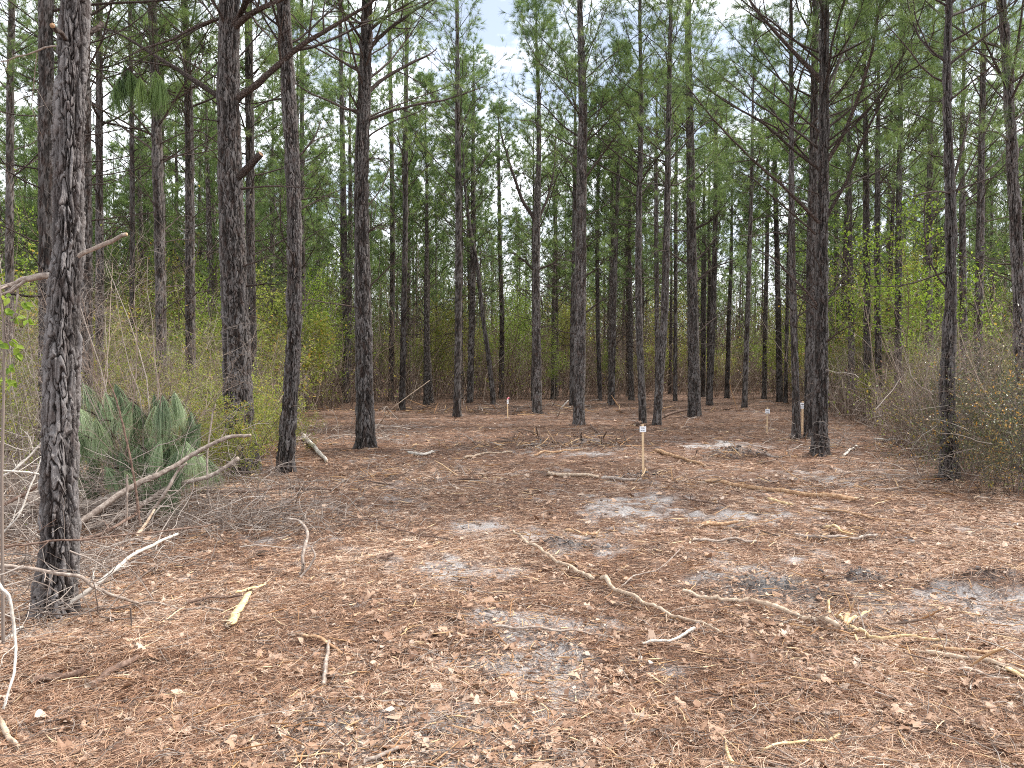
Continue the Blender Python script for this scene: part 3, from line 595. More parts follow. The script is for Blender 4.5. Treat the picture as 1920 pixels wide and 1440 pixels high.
 dict(b=(1684,796), p=[(1684,796,15),(1684,640,12),(1685,480,12),(1688,200,9),(1690,40,6)], k=1, l="right one of three dark pines at the right thicket edge"),
 dict(b=(1742,778), p=[(1742,778,14),(1742,600,13),(1742,480,12),(1745,250,9),(1750,60,6)], k=2, l="pine in the right thicket left of the twig wrapped pine"),
 dict(b=(1780,893), p=[(1780,893,32),(1778,800,27),(1776,700,24),(1781,600,20),(1783,480,18),(1779,300,15),(1775,150,12),(1780,0,9)], k=0, zb=5.4,
   l="twig wrapped pine rising out of the right hand shrubs",
   limbs=[([(1778,120),(1740,85),(1715,30),(1710,-20)],4),([(1780,190),(1820,155),(1880,110),(1920,80)],4),([(1784,360),(1760,358),(1720,366),(1690,372)],4),([(1790,350),(1800,290),(1815,220),(1822,205)],7),([(1775,190),(1755,182)],4),([(1786,358),(1830,345),(1870,330),(1920,300)],4)]),
 dict(b=(1807,790), p=[(1807,790,14),(1806,600,13),(1805,480,12),(1804,250,9)], k=2, l="pine just right of the twig wrapped pine and behind it"),
 dict(b=(1835,806), p=[(1835,806,17),(1835,600,15),(1837,480,14),(1841,250,11),(1845,50,8)], k=1, l="pine between the twig wrapped pine and the right edge pine"),
 dict(b=(1921,880), p=[(1921,880,26),(1915,700,21),(1907,480,20),(1895,250,18),(1888,120,16),(1879,0,13)], k=0, zb=5.2, l="pine leaning left along the right edge of the view",
   limbs=[([(1893,265),(1870,250),(1850,247),(1820,255)],5),([(1885,160),(1860,100),(1840,60),(1820,0)],5),([(1900,230),(1930,200),(1960,170)],5),([(1889,140),(1850,138),(1790,120)],3)]),
]
GROUPH = None
protos = []
for hi, H in enumerate(HEROES):
    rng = rng_(100 + hi)
    B = ground_at(*H['b']); D = B[1]; k = H['k']
    pts = []; rad = []
    for (x, y, w) in H['p']:
        q = at(x, y, D); dist = math.hypot(q[0], q[1]); 
        pts.append(q); rad.append(w / 2 / F * D)
    pts[0] = np.array([B[0], B[1], B[2]]); 
    ht = H.get('ht', rng.uniform(12.8, 15.2)); ht = max(ht, pts[-1][2] + 1.5)
    # grow on above the top of the frame
    rt = rad[-1]; zt0 = pts[-1][2]; dx = (pts[-1][0] - pts[-2][0]) / (pts[-1][2] - pts[-2][2])
    for f_ in (.5, 1.):
        z = zt0 + (ht - zt0) * f_; pts.append(np.array([pts[-1][0] + dx * (z - pts[-1][2]) * .4, B[1] + rng.normal(0, .08), z])); rad.append(max(rt * (1 - f_ * .93), .012))
    pts = [pts[0] + np.array([pts[0][0] - pts[1][0], 0, 0]) * .05 - np.array([0, 0, .25])] + pts; rad = [rad[0]] + rad
    for i in range(1, len(pts)): 
        if pts[i][2] <= pts[i - 1][2] + .05: pts[i][2] = pts[i - 1][2] + .1
    zvis = CH + 720 / F * D + .4
    if k == 0:
        sides = int(np.clip(2600 / D, 100, 230)) if hi else 230
        dz = max(.0075, .0011 * D); depth = .021
        zs = np.concatenate([np.arange(pts[0][2], min(zvis, ht), dz), np.arange(min(zvis, ht) + .05, ht, .15)])
    elif k == 1: sides = 56; depth = .014; zs = np.concatenate([np.arange(pts[0][2], min(zvis, ht), .03), np.arange(min(zvis, ht) + .05, ht, .2)])
    else: sides = 22; depth = .012; zs = np.concatenate([np.arange(pts[0][2], min(zvis, ht), .07), np.arange(min(zvis, ht) + .05, ht, .3)])
    zs = np.append(zs, ht)
    g, c, r0 = trunk_geo(pts, rad, zs, sides, 300 + hi * 7, depth * min(1, .5 + rad[1] * 4), .05 if k < 2 else .08, .17 if k < 2 else .22, .12, B[2])
    root = empty("pine_tree", B, H['l'], "pine tree", "pines standing round the cleared lane")
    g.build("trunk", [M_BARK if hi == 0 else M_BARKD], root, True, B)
    cf = lambda z, pts=pts: smooth_path(pts, np.asarray(z))
    ext = []
    for li, (lp, w) in enumerate(H.get('limbs', [])):
        dd = rng.uniform(-.9, .9); n = len(lp); q = []
        for i, (x, y) in enumerate(lp): q.append(at(x, y, D + dd * (i / max(1, n - 1)) ** 1.2 * min(1.5, n * .35)))
        q = np.array(q); ax = cf(np.array([q[0][2]]))[0]; q[0] = [ax[0] * .55 + q[0][0] * .45, ax[1], q[0][2] - .01]
        t = np.linspace(0, n - 1, max(9, n * 4)); Q = np.stack([np.interp(t, range(n), q[:, j]) for j in range(3)], -1)
        ker = np.array([.25, .5, .25])
        for _ in range(2):
            Q[1:-1] = .25 * Q[:-2] + .5 * Q[1:-1] + .25 * Q[2:]
        Q[1:] += np.cumsum(rng.normal(0, .004, Q[1:].shape), 0)
        stub = len(lp) <= 3 and w >= 8
        r = w / 2 / F * D * (np.linspace(1, .8, len(Q)) if stub else np.linspace(1, .25, len(Q)))
        r = r * (1 + rng.normal(0, .05, len(r))); r[0] *= 1.35
        gl = Geo(); tubes(gl, Q[None], r[None], 8, .3, 0, cap=(1 if stub else False))
        if not stub:
            C, R2, _ = spawn(Q[None], r[None], 7, rng, .25, 1, 50, .7, 6, .02, .14, .5, .4); tubes(gl, C, R2, 4, rng.random(len(C)) * .6, 0)
            C2, R3, _ = spawn(C, R2, 3, rng, .3, 1, 50, .3, 4, .02, .16, .6, .4); tubes(gl, C2, R3, 3, rng.random(len(C2)) * .6, 0)
            if q[-1][2] > 4.3 and k and n >= 3: 
                t9 = np.linspace(0, len(Q) - 1, 8); ext.append((np.stack([np.interp(t9, range(len(Q)), Q[:, j]) for j in range(3)], -1), np.interp(t9, range(len(Q)), r)))
            elif q[-1][2] > 4.6 and H['b'][0] > 1000:
                t9 = np.linspace(len(Q) * .45, len(Q) - 1, 8); ext.append((np.stack([np.interp(t9, range(len(Q)), Q[:, j]) for j in range(3)], -1), np.interp(t9, range(len(Q)), r)))
        gl.build("limb", [M_LIMB if H['b'][0] > 200 or li not in (2, 3, 4) else M_GREY, M_ORANGE], root, True, B)
    g = Geo(); near = D < 18
    zb = H.get('zb', rng.uniform(5.6, 6.8)); zb = min(zb, ht - 4)
    extra = (np.stack([e[0] for e in ext]), np.stack([e[1] for e in ext])) if ext else None
    crown(g, cf, zb, ht - .1, rng, nl=48, Lm=2.9, nn=36 if near else 28, nw=.0030 * max(1, D / 9), nL=.215, tw=8 if near else 7, dens=H.get('dens', .85), dead=18 if k else (0 if hi == 0 else 5), dz0=2.4, limb_r=.024 if near else .022, extra=extra)
    g.build("crown", [M_LIMB, M_NEED if H.get('g') else M_NEED], root, False, B)
print("heroes", round(time.time() - T00, 1))

# ------------------------------------------------------------------ pines further back: six kinds, copied
def copy_tree(o, loc, rz, s, label=None, group=None):
    c = o.copy(); col.objects.link(c); c.location = [float(v) for v in loc]; c.rotation_euler = (0, 0, rz); c.scale = s
    if label: c['label'] = label
    if group: c['group'] = group
    for ch in list(o.children):
        d = ch.copy(); col.objects.link(d); d.parent = c
    return c
far_protos = []
for v in range(7):
    rng = rng_(700 + v); ht = rng.uniform(12.5, 15)
    pts = [np.array([0, 0, -.3])]; x = y = 0.; tx, ty = rng.normal(0, .02, 2)
    for z in np.linspace(1.5, ht, 7):
        x += tx * 1.5 + rng.normal(0, .04); y += ty * 1.5 + rng.normal(0, .04); pts.append(np.array([x, y, z]))
    r = rng.uniform(.11, .15); rad = [r * 1.15] + [r * (1 - .85 * (i / 6) ** 1.3) for i in range(7)]
    zs = np.concatenate([np.arange(-.3, ht * .7, .12), np.linspace(ht * .7, ht, 10)])
    g, c, r0 = trunk_geo(pts, rad, zs, 14, 900 + v, .010, .09, .25, .2, 0)
    root = empty("pine_tree", (0, 0, 0), "distant pine", "pine tree"); g.build("trunk", [M_BARKF], root)
    g = Geo(); crown(g, lambda z, pts=pts: smooth_path(pts, np.asarray(z)), rng.uniform(3.4, 4.8), ht - .1, rng, nl=52, Lm=2.7, nn=22, nw=.013, nL=.23, tw=6, dens=.84, dead=18, dz0=2.2, limb_r=.024, sides=3)
    g.build("crown", [M_LIMB, M_NEED], root, False); far_protos.append(root)
rng = rng_(31); spots = []
herob = [ground_at(*H['b'])[:2] for H in HEROES]
rowy = 27.
while rowy < 78:
    hw = rowy * .74 + 2; x = -hw + rng.random() * 2
    while x < hw:
        p = (x + rng.normal(0, .5), rowy + rng.normal(0, .7))
        px, py = proj(p[0], p[1], 0.)
        lane = (1330 < px < 1470 and p[1] < 52) or (885 < px < 990 and p[1] < 56)
        if not lane and (p[1] > 33 or px < 600 or px > 1560) and min(math.hypot(p[0] - q[0], p[1] - q[1]) for q in herob) > 1.3: spots.append(p)
        x += rng.uniform(3.0, 5.2) * (1 if rowy < 46 else .85) * (.8 if px < 560 else 1)
    rowy += 3.3 if rowy < 50 else 4.6
print("fillers", len(spots))
def side_word(px):
    return "left thicket" if px < 560 else "middle brush" if px < 1250 else "far lane" if px < 1560 else "right thicket"
for i, (x, y) in enumerate(spots):
    s = rng.uniform(.88, 1.15); z = float(height(np.array([x]), np.array([y]))[0]); px, _ = proj(x, y, 0.)
    loc = (x, y, z); rz = rng.random() * 6.283; pr = far_protos[i % 7]; w = side_word(px)
    lab = f"thin distant pine in the dense rows behind the {w}"; gr = f"distant pines behind the {w}"
    if i < 7:
        pr.location = loc; pr.rotation_euler = (0, 0, rz); pr['label'] = lab; pr['group'] = gr
    else: copy_tree(pr, loc, rz, (s * .8, s * .8, s) if y > 46 else (s, s, s), lab, gr)
print("far pines", round(time.time() - T00, 1))

# ------------------------------------------------------------------ far-off wood: one mass
def build_far_wood():
    rng = rng_(41); g = Geo(); n = 420
    y = rng.uniform(78, 135, n); x = rng.uniform(-1, 1, n) * (y * .8 + 5); h = rng.uniform(11, 15, n)
    P = np.stack([np.column_stack([x + rng.normal(0, .15, n) * k, y, h * k / 4 - .2]) for k in range(5)], 1)
    tubes(g, P, rng.uniform(.1, .15, n)[:, None] * np.linspace(1, .2, 5), 5, rng.random(n), 0)
    m = 260; X = np.repeat(x, m); Y = np.repeat(y, m); Hh = np.repeat(h, m); u = rng.random(n * m)
    zz = Hh * (.34 + .66 * u); rr = 2.5 * (1 - u) ** .7 * np.sqrt(rng.random(n * m)) + .1; a = rng.random(n * m) * 6.283
    pos = np.column_stack([X + rr * np.cos(a), Y + rr * np.sin(a), zz]); ax = np.column_stack([np.cos(a), np.sin(a), .8 + 0 * a])
    keep = fbm(pos[:, 0] * 1.4 + pos[:, 1], pos[:, 2] * 1.4, 3, 2) > .38
    needles(g, pos[keep], ax[keep], rng, 5, .34, .05, 1.3, .2, 0, 1)
    # brush at its foot
    n = 26000; y = rng.uniform(62, 100, n); x = rng.uniform(-1, 1, n) * (y * .8 + 5); hh = rng.gamma(4, 1.1, n) + .6
    P = grow(np.column_stack([x, y, np.zeros(n)]), np.column_stack([rng.normal(0, .25, (n, 2)), np.ones(n)]), hh, 4, rng, 0, .15)
    tubes(g, P, np.full((n, 4), 1.) * np.linspace(.03, .012, 4), 3, rng.random(n), 0)
    q = P[:, 2:].reshape(-1, 3); q = q + rng.normal(0, .4, q.shape); leaves(g, q, rng, .15, .6, 2); CC, RR_, _ = spawn(P[::2], np.full((len(P[::2]), 4), .014), 2, rng, .3, 1, 40, 1.4, 3, 0, .2, .8, .3); tubes(g, CC, RR_, 3, rng.random(len(CC)), 0)
    tag(g.build("distant_woodland", [M_TWIGB, M_NEED, M_OLIVE], smooth=False), "far-off pine wood closing the view behind the rows", "woodland", kind="stuff")
build_far_wood()

# ------------------------------------------------------------------ undergrowth
def build_brush():
    rng = rng_(42); g = Geo()
    n = 120000; py = 706 + 304 * rng.random(n) ** 1.9; px = rng.uniform(-250, 2170, n)
    a = (px - 960) / F; b = -(py - 720) / F; t = CH / -(-sp_ + b * cp); x = a * t; y = (cp + b * sp_) * t
    ok = (y < 70) & (y > 5) & in_brush(x, y) & (rng.random(n) < np.where(y > 13, 1., .22) * np.clip(3.2 * fbm(x * .45, y * .45, 215, 2) - .7, .15, 1)); x, y = x[ok], y[ok]; n = len(x)
    cl = fbm(x * .5, y * .5, 15, 3)
    edge = np.clip((y - 7) / 9, .12, 1)
    hh = (rng.gamma(2.0, .36, n) + .15) * (.5 + 1.3 * cl) * (1 + 2.1 * sst(24, 36, y)) * edge * (1 + 1.2 * (rng.random(n) < .06))
    P = grow(np.column_stack([x, y, height(x, y) - .02]), np.column_stack([rng.normal(0, .4, (n, 2)), np.ones(n)]), hh, 5, rng, 0, .2)
    r = .0012 * np.clip(y / 6, 1, 4.5) * rng.choice([.7, 1., 1.7, 2.6], n, p=[.4, .35, .2, .05])
    tubes(g, P, r[:, None] * np.linspace(1.4, .6, 5), 3, rng.random(n), 0)
    C, R, _ = spawn(P, r[:, None] * np.ones((1, 5)), 2, rng, .3, 1, 42, hh * .45, 4, 0, .2, .75, .4); tubes(g, C, R, 3, rng.random(len(C)), 0)
    tip = C[:, 1:].reshape(-1, 3); s = rng.random(len(tip)) < np.where((tip[:, 0] < -1.5) & (tip[:, 1] < 24), .8, .22) * np.clip(fbm(tip[:, 0] * .35, tip[:, 1] * .35, 19, 2) * 3 - .9, 0.1, 1.4); tip = tip[s]
    leaves(g, tip, rng, np.clip(tip[:, 1] / 14, .6, 2.2) * .055, .6, 1)
    s = rng.random(len(C)) < .10; tip = C[s][:, -1]; leaves(g, tip, rng, np.clip(tip[:, 1] / 14, .6, 2.2) * .06, .6, 2)
    tag(g.build("undergrowth", [M_TWIGB, M_OLIVE, M_LITTER], smooth=False), "tangled brown twigs and low growth bordering the clearing", "undergrowth", kind="stuff")
build_brush()
print("brush", round(time.time() - T00, 1))

def shrub_geo(rng, h, nst, spread, leafn, leafL, nb=9, mats=None, droop=0., up=.04, r0=.011, w=.55, twn=4, leafclump=1, lm=1, top=.0):
    g = Geo(); gl = Geo()
    base = np.column_stack([rng.normal(0, spread * .12, (nst, 2)), np.full(nst, -.05)])
    d = np.column_stack([rng.normal(0, .28 * spread / h * 2, (nst, 2)), np.ones(nst)])
    P = grow(base, d, h * rng.uniform(.6, 1.05, nst), 9, rng, up, .10); R = r0 * rng.uniform(.6, 1.1, nst)[:, None] * np.linspace(1, .25, 9)
    tubes(g, P, R, 5, rng.random(nst), 0)
    C, R2, _ = spawn(P, R, nb, rng, .15 + top, 1, 45, h * .36, 6, up * .6, .15, .5, .5); tubes(g, C, R2, 4, rng.random(len(C)), 0)
    E, R3, _ = spawn(C, R2, twn, rng, .2, 1, 45, h * .14, 5, 0, .18, .6, .4); tubes(g, E, R3, 3, rng.random(len(E)), 0)
    G3, R4, _ = spawn(E, R3, 3, rng, .2, 1, 45, h * .06, 3, 0, .18, .7, .3); tubes(g, G3, R4, 3, rng.random(len(G3)), 0)
    if leafn:
        for k in range(leafn):
            sel = rng.random(len(G3)) < .9; q = G3[sel]; t = rng.random((len(q), 1)); p, ax = along(q, t); p = p[:, 0] + rng.normal(0, leafL * .9, (len(q), 3)); leaves(gl, p, rng, leafL, w, 0, ax[:, 0], .25)
    return g, gl
def make_shrub(name, seed, label, catg, wood, leaf, **kw):
    rng = rng_(seed); g, gl = shrub_geo(rng, **kw)
    if gl.n:
        root = empty(name, (0, 0, 0), label, catg); g.build("stem", [wood], root, False); gl.build("foliage", [leaf], root, False)
    else:
        root = g.build(name, [wood], None, False); tag(root, label, catg)
    return root
def place(proto_list, spots_, seed, labelf, group, smin=.8, smax=1.25, taper=None):
    rng = rng_(seed); used = set()
    for i, sp in enumerate(spots_):
        pr = proto_list[i % len(proto_list)]
        if len(sp) == 3: B = ground_at(sp[0], sp[1]); s = sp[2]
        else: B = ground_at(sp[0], sp[1]) if sp[1] > 720 else None; s = rng.uniform(smin, smax)
        rz = rng.random() * 6.283; lab = labelf(i, sp)
        if id(pr) not in used:
            used.add(id(pr)); o = pr; o.location = [float(v) for v in B]; o.rotation_euler = (0, 0, rz); o.scale = (s, s, s); o['label'] = lab; o['group'] = group
        else: copy_tree(pr, B, rz, (s, s, s), lab, group)
# bare thicket shrubs
rng = rng_(51)
bare = [make_shrub("bare_shrub", 510 + i, "bare twiggy shrub", "shrub", M_TWIGB if i % 2 else M_TWIG, None, h=2.6, nst=7, spread=1.4, leafn=0, leafL=.03, nb=8, r0=.010) for i in range(4)]
def region_word(px, py):
    return ("left thicket" if px < 330 else "thicket by the stout dark pine" if px < 600 else "brush edge behind the clearing" if px < 1300 else "brush by the far lane" if px < 1560 else "right thicket")
sp = []
for i in range(30): 
    px = rng.uniform(-40, 500); sp.append((px, rng.uniform(770, 60 + np.interp(px, BX, BY) - 80), rng.uniform(.7, 1.25)))
for i in range(64): 
    px = rng.uniform(520, 1560); sp.append((px, rng.uniform(726, np.interp(px, BX, BY) - 4), rng.uniform(.8, 1.5)))
for i in range(34): 
    px = rng.uniform(1590, 1960); sp.append((px, rng.uniform(750, np.interp(px, BX, BY) - 15), rng.uniform(.6, 1.15)))
byw = {}
for s_ in sp: byw.setdefault(region_word(s_[0], s_[1]), []).append(s_)
usedb = set()
for w, L_ in byw.items():
    for i, s_ in enumerate(L_):
        pr = bare[(i + len(w)) % 4]; B = ground_at(s_[0], s_[1]); lab = f"bare twiggy brown shrub in the {w}"; gr = f"bare shrubs of the {w}"; s = s_[2]
        if id(pr) not in usedb:
            usedb.add(id(pr)); pr.location = [float(v) for v in B]; pr.scale = (s, s, s); pr['label'] = lab; pr['group'] = gr
        else: copy_tree(pr, B, rng.random() * 6.28, (s, s, s), lab, gr)
# olive leafed bushes
olive = [make_shrub("leafy_shrub", 530 + i, "yellow green shrub", "shrub", M_TWIG, M_OLIVE, h=2.0, nst=8, spread=1.5, leafn=6, leafL=.045, nb=8, r0=.008) for i in range(3)]
ol = [(250,830,1.0),(205,838,.9),(330,838,1.0),(385,835,1.0),(420,870,.85),(440,905,.62),(470,868,.8),(285,860,.8),(150,830,1.1),(60,850,1.1),(20,900,.9),(505,845,.8),(540,850,.5),(395,905,.55),(120,870,.8),(350,800,1.3),(430,790,1.2),(230,790,1.3),(600,765,1.2),(40,800,1.4),(500,790,1.0),(330,880,.5)]
OLAB = ["behind the fallen green bough","left of the fallen bough top","right behind the fallen bough","between the bough and the stout dark pine","at the left foot of the stout dark pine","in front of the stout dark pine","right of the stout dark pine's foot","low down behind the fallen bough","just right of the thickest pine","left of the thickest pine, above the log","at the left edge above the cut log","between the stout and the bowed pine","small at the foot of the bowed pine","small, before the stout dark pine, over the pile","directly behind the thickest pine","tall between the wavy and straight pines","tall behind the stout dark pine","tall and far behind the fallen bough","at the left rim of the clearing behind","tall at the far left edge","behind the bowed pine","small at the right end of the bough"]
place(olive, ol, 61, lambda i, s: "yellow green shrub " + OLAB[i], "yellow green shrubs of the left thicket")
# light green saplings among the pines
spring = [make_shrub("spring_sapling", 550 + i, "sapling", "sapling", M_TWIG, M_SPRING, h=5.6, nst=3, spread=1.6, leafn=5, leafL=.085, nb=14, r0=.028, twn=5, top=.15) for i in range(3)]
spg = [(600,762,1.0),(560,775,.9),(500,765,1.05),(640,748,.9),(700,748,.9),(420,790,.8),(1035,750,.62),(1600,760,1.1),(1650,755,1.15),(1710,765,1.0),(1740,757,1.15),(1560,748,1.1),(60,790,1.0),(770,745,.7),(1790,765,.9),(300,770,1.0),(1130,745,.6),(960,742,.75),(1480,745,.9)]
SLAB = ["left of the large straight pine","behind the bowed pine's foot","between the stout and bowed pines","far behind, left of the large straight pine","just right of the large straight pine","behind the stout dark pine","small behind the forked pine","right of the many limbed pine","behind the three dark pines","behind and right of the three dark pines","tallest, in the right thicket","far behind the many limbed pine","at the left edge behind the thickest pine","right of the thin pine pair beside the lane","behind the twig wrapped pine","behind the wavy pine","small right of the central pine","in the brush behind the distant stake","behind the half hidden sign"]
place(spring, spg, 62, lambda i, s: "light green spring sapling " + SLAB[i], "light green spring saplings")
# evergreen shrub mass at right
holly = [make_shrub("evergreen_shrub", 570 + i, "shrub", "shrub", M_TWIGD, M_HOLLY, h=1.8, nst=9, spread=1.5, leafn=2, leafL=.05, nb=9, r0=.008, w=.4) for i in range(3)]
hl = [(1800,900,.75),(1840,895,.95),(1885,915,.95),(1925,930,.85),(1770,855,.8),(1735,835,.7),(1870,875,1.15),(1935,880,1.2),(1815,855,1.1),(1850,925,.45),(1965,940,.9),(1700,825,.6)]
HLAB = ["around the foot of the twig wrapped pine","just right of the twig wrapped pine","midway between the twig wrapped and edge pines","before the right edge pine","left behind the twig wrapped pine","at the left end of the right shrubs","tall behind the front right shrubs","tall at the right edge","tall behind the twig wrapped pine","small, lowest at the front of the right shrubs","cut off by the right edge","small beside the three dark pines"]
place(holly, hl, 63, lambda i, s: "evergreen shrub with yellowing leaves " + HLAB[i], "evergreen shrubs on the right")
und = [make_shrub("hardwood_sapling", 590 + i, "sapling", "sapling", M_TWIGB, [M_OLIVE, M_SPRING, M_OLIVE, M_OLIVE][i], h=[4.2, 5.5, 6.5, 3.2][i], nst=4, spread=2.2, leafn=6, leafL=.09, nb=16, r0=.022, twn=5, top=.25) for i in range(4)]
rng = rng_(64); ul = {}
for i in range(120):
    px = rng.uniform(-60, 1980); bd = np.interp(px, BX, BY); py = rng.uniform(727, min(bd - 6, 800 if rng.random() < .5 else 765))
    if 1340 < px < 1470 and py > 735: continue
    if 600 < px < 1560 and rng.random() < .55: continue
    ul.setdefault(region_word(px, py), []).append((px, py, rng.uniform(.7, 1.2)))
useu = set(); k = 0
for w_, L_ in ul.items():
    for s_ in L_:
        pr = und[k % 4]; k += 1; B = ground_at(s_[0], s_[1]); lab = f"slender leafy hardwood sapling growing in the {w_}"; gr = f"hardwood saplings of the {w_}"; sc_ = s_[2]
        if id(pr) not in useu: useu.add(id(pr)); pr.location = [float(v) for v in B]; pr.scale = (sc_,) * 3; pr['label'] = lab; pr['group'] = gr
        else: copy_tree(pr, B, rng.random() * 6.28, (sc_,) * 3, lab, gr)
print("shrubs", round(time.time() - T00, 1))

# sapling with broad bright leaves at the far left
def broad_sapling():
    rng = rng_(71); D = 4.2
    B = at(2, 900, D); B[2] = float(height(np.array([B[0]]), np.array([B[1]]))[0])
    root = empty("broadleaf_sapling", B, "bright green sapling with broad leaves at the left edge", "sapling")
    g = Geo(); st = np.array([B, at(3, 900, D), at(8, 700, D), at(6, 600, D), at(-2, 520, D)]); t = np.linspace(0, 4, 16)
    S = np.stack([np.interp(t, range(5), st[:, j]) for j in range(3)], -1); tubes(g, S[None], np.linspace(.009, .004, 16)[None], 6, .6, 0)
    gl = Geo(); tips = [(52,573,-.1),(40,600,.1),(20,560,0),(45,655,0),(30,640,.1),(28,690,0),(12,718,.1),(30,722,0),(8,650,-.1),(60,605,.05),(15,590,0),(40,665,.1)]
    for (x, y, dd) in tips:
        a = along(S[None], np.array([[rng.uniform(.5, .95)]]))[0][0, 0]; e = at(x - 8, y - 5, D + dd); m = (a + e) / 2 + np.array([0, 0, .02]); tubes(g, np.array([[a, m, e]]), np.array([[.003, .002, .0015]]), 4, .5, 0)
        for k in range(4):
            # an oval leaf of eight facets with a fold
            d = nrm(np.array([rng.uniform(-.2, 1), rng.normal(0, .5), rng.uniform(-.9, .15)])); s = nrm(np.cross(d, np.array([rng.normal(0, .4), -1, .5]))); nn = np.cross(s, d); L = rng.uniform(.03, .055)
            tt = np.array([0, .2, .45, .75, 1.]); hw = np.array([.02, .24, .32, .2, .0]) * L; o0 = e + rng.normal(0, .008, 3)
            mid = o0 + d * (tt * L)[:, None] - nn * (tt ** 2 * L * .2)[:, None]; l_ = mid + s * hw[:, None] + nn * (hw * .4)[:, None]; r_ = mid - s * hw[:, None] + nn * (hw * .4)[:, None]
            V = np.concatenate([l_, mid, r_]); f = [[i, i + 1, i + 6, i + 5] for i in range(4)] + [[i + 5, i + 6, i + 11, i + 10] for i in range(4)]; gl.add(V, f, rng.random())
    g.build("stem", [M_TWIG], root, True, B); gl.build("foliage", [M_SPRING], root, True, B)
broad_sapling()

# ------------------------------------------------------------------ fallen pine top with long drooping needles
def fallen_bough():
    rng = rng_(81); D0 = 8.4; B = ground_at(250, 955)
    root = empty("fallen_pine_bough", B, "cut pine top with long drooping green needles beside the thickest pine", "fallen bough")
    ap = [(200,742),(226,748),(328,742),(290,768),(255,780),(358,778),(275,800),(165,805),(290,805),(315,808),(205,832),(228,852),(288,848),(332,852),(180,790),(150,770),(163,850),(345,805),(245,760),(305,750),(186,760),(240,810),(260,840),(300,830),(325,820),(155,900),(200,880),(140,820),(372,800),(340,890),(300,900),(268,905),(368,850),(350,835),(215,800),(312,775)]
    P = []; R = []; g = Geo(); gl = Geo()
    core = at(235, 900, 8.6)
    pos = []; axs = []
    for i, (x, y) in enumerate(ap):
        D = D0 + rng.uniform(-.5, .6); e = at(x, y, D); b = e + np.array([(core[0] - e[0]) * .45 + rng.normal(0, .08), rng.uniform(.45, .8), -.30 - rng.random() * .15])
        m = (b + e) / 2 + np.array([0, 0, .10]); m2 = e * .75 + b * .25 + np.array([0, 0, .09]); c = np.array([b, m, m2, e]); t = np.linspace(0, 3, 9); c = np.stack([np.interp(t, range(4), c[:, j]) for j in range(3)], -1); c[1:-1] = .25 * c[:-2] + .5 * c[1:-1] + .25 * c[2:]
        P.append(c); R.append(np.linspace(.011, .006, 9)); pos.append(e); axs.append([rng.normal(0, .38), rng.normal(0, .38), -1.])
    tubes(g, np.array(P), np.array(R), 6, rng.random(len(P)) * .5, 0)
    pos = np.array(pos); axs = np.array(axs)
    for e_, a_ in zip(pos, np.array(axs)): needles(gl, e_[None], a_[None], rng, int(rng.integers(150, 300)), rng.uniform(.26, .42), .0048, rng.uniform(.35, .6), .05, .42, 0, 4)
    p2 = pos + rng.normal(0, .12, pos.shape) - np.array([0, -.15, .12]); needles(gl, p2, axs, rng, 220, .34, .005, .5, .05, .4, 0, 4)
    g.build("stem", [M_LIMB], root, True, B); gl.build("foliage", [M_NEEDN], root, False, B)
fallen_bough()
def hanging_tuft():
    rng = rng_(82); D = 11.3
    B = at(300, 130, D); root = None
    # belongs to the stout dark pine: its own part
    par = [o for o in bpy.data.objects if o.get('label', '').startswith('stout dark pine')][0]; L0 = np.array(par.location)
    g = Geo(); ap = [(235,128),(225,150),(245,140),(262,150),(215,165),(292,138),(300,150),(285,165)]
    S = np.array([at(412, 35, D + .5), at(367, 55, D), at(317, 85, D - .3), at(270, 108, D - .4), at(230, 135, D - .4)]); t = np.linspace(0, 4, 15); S = np.stack([np.interp(t, range(5), S[:, j]) for j in range(3)], -1)
    tubes(g, S[None], np.linspace(.016, .006, 15)[None], 6, .3, 0); pos = np.array([at(x, y, D - .4 + rng.normal(0, .15)) for x, y in ap])
    for e in pos: a = S[10 + rng.integers(0, 4)]; tubes(g, np.array([[a, (a + e) / 2 + [0, 0, .05], e]]), np.array([[.005, .004, .003]]), 4, .3, 0)
    needles(g, pos, np.tile([0.1, 0, -1.], (len(pos), 1)), rng, 170, .42, .007, .5, .05, .4, 1, 4)
    o = g.build("bough", [M_LIMB, M_NEED], par, False, L0); o['label'] = "hanging bough with long drooping dark green needles"
hanging_tuft()

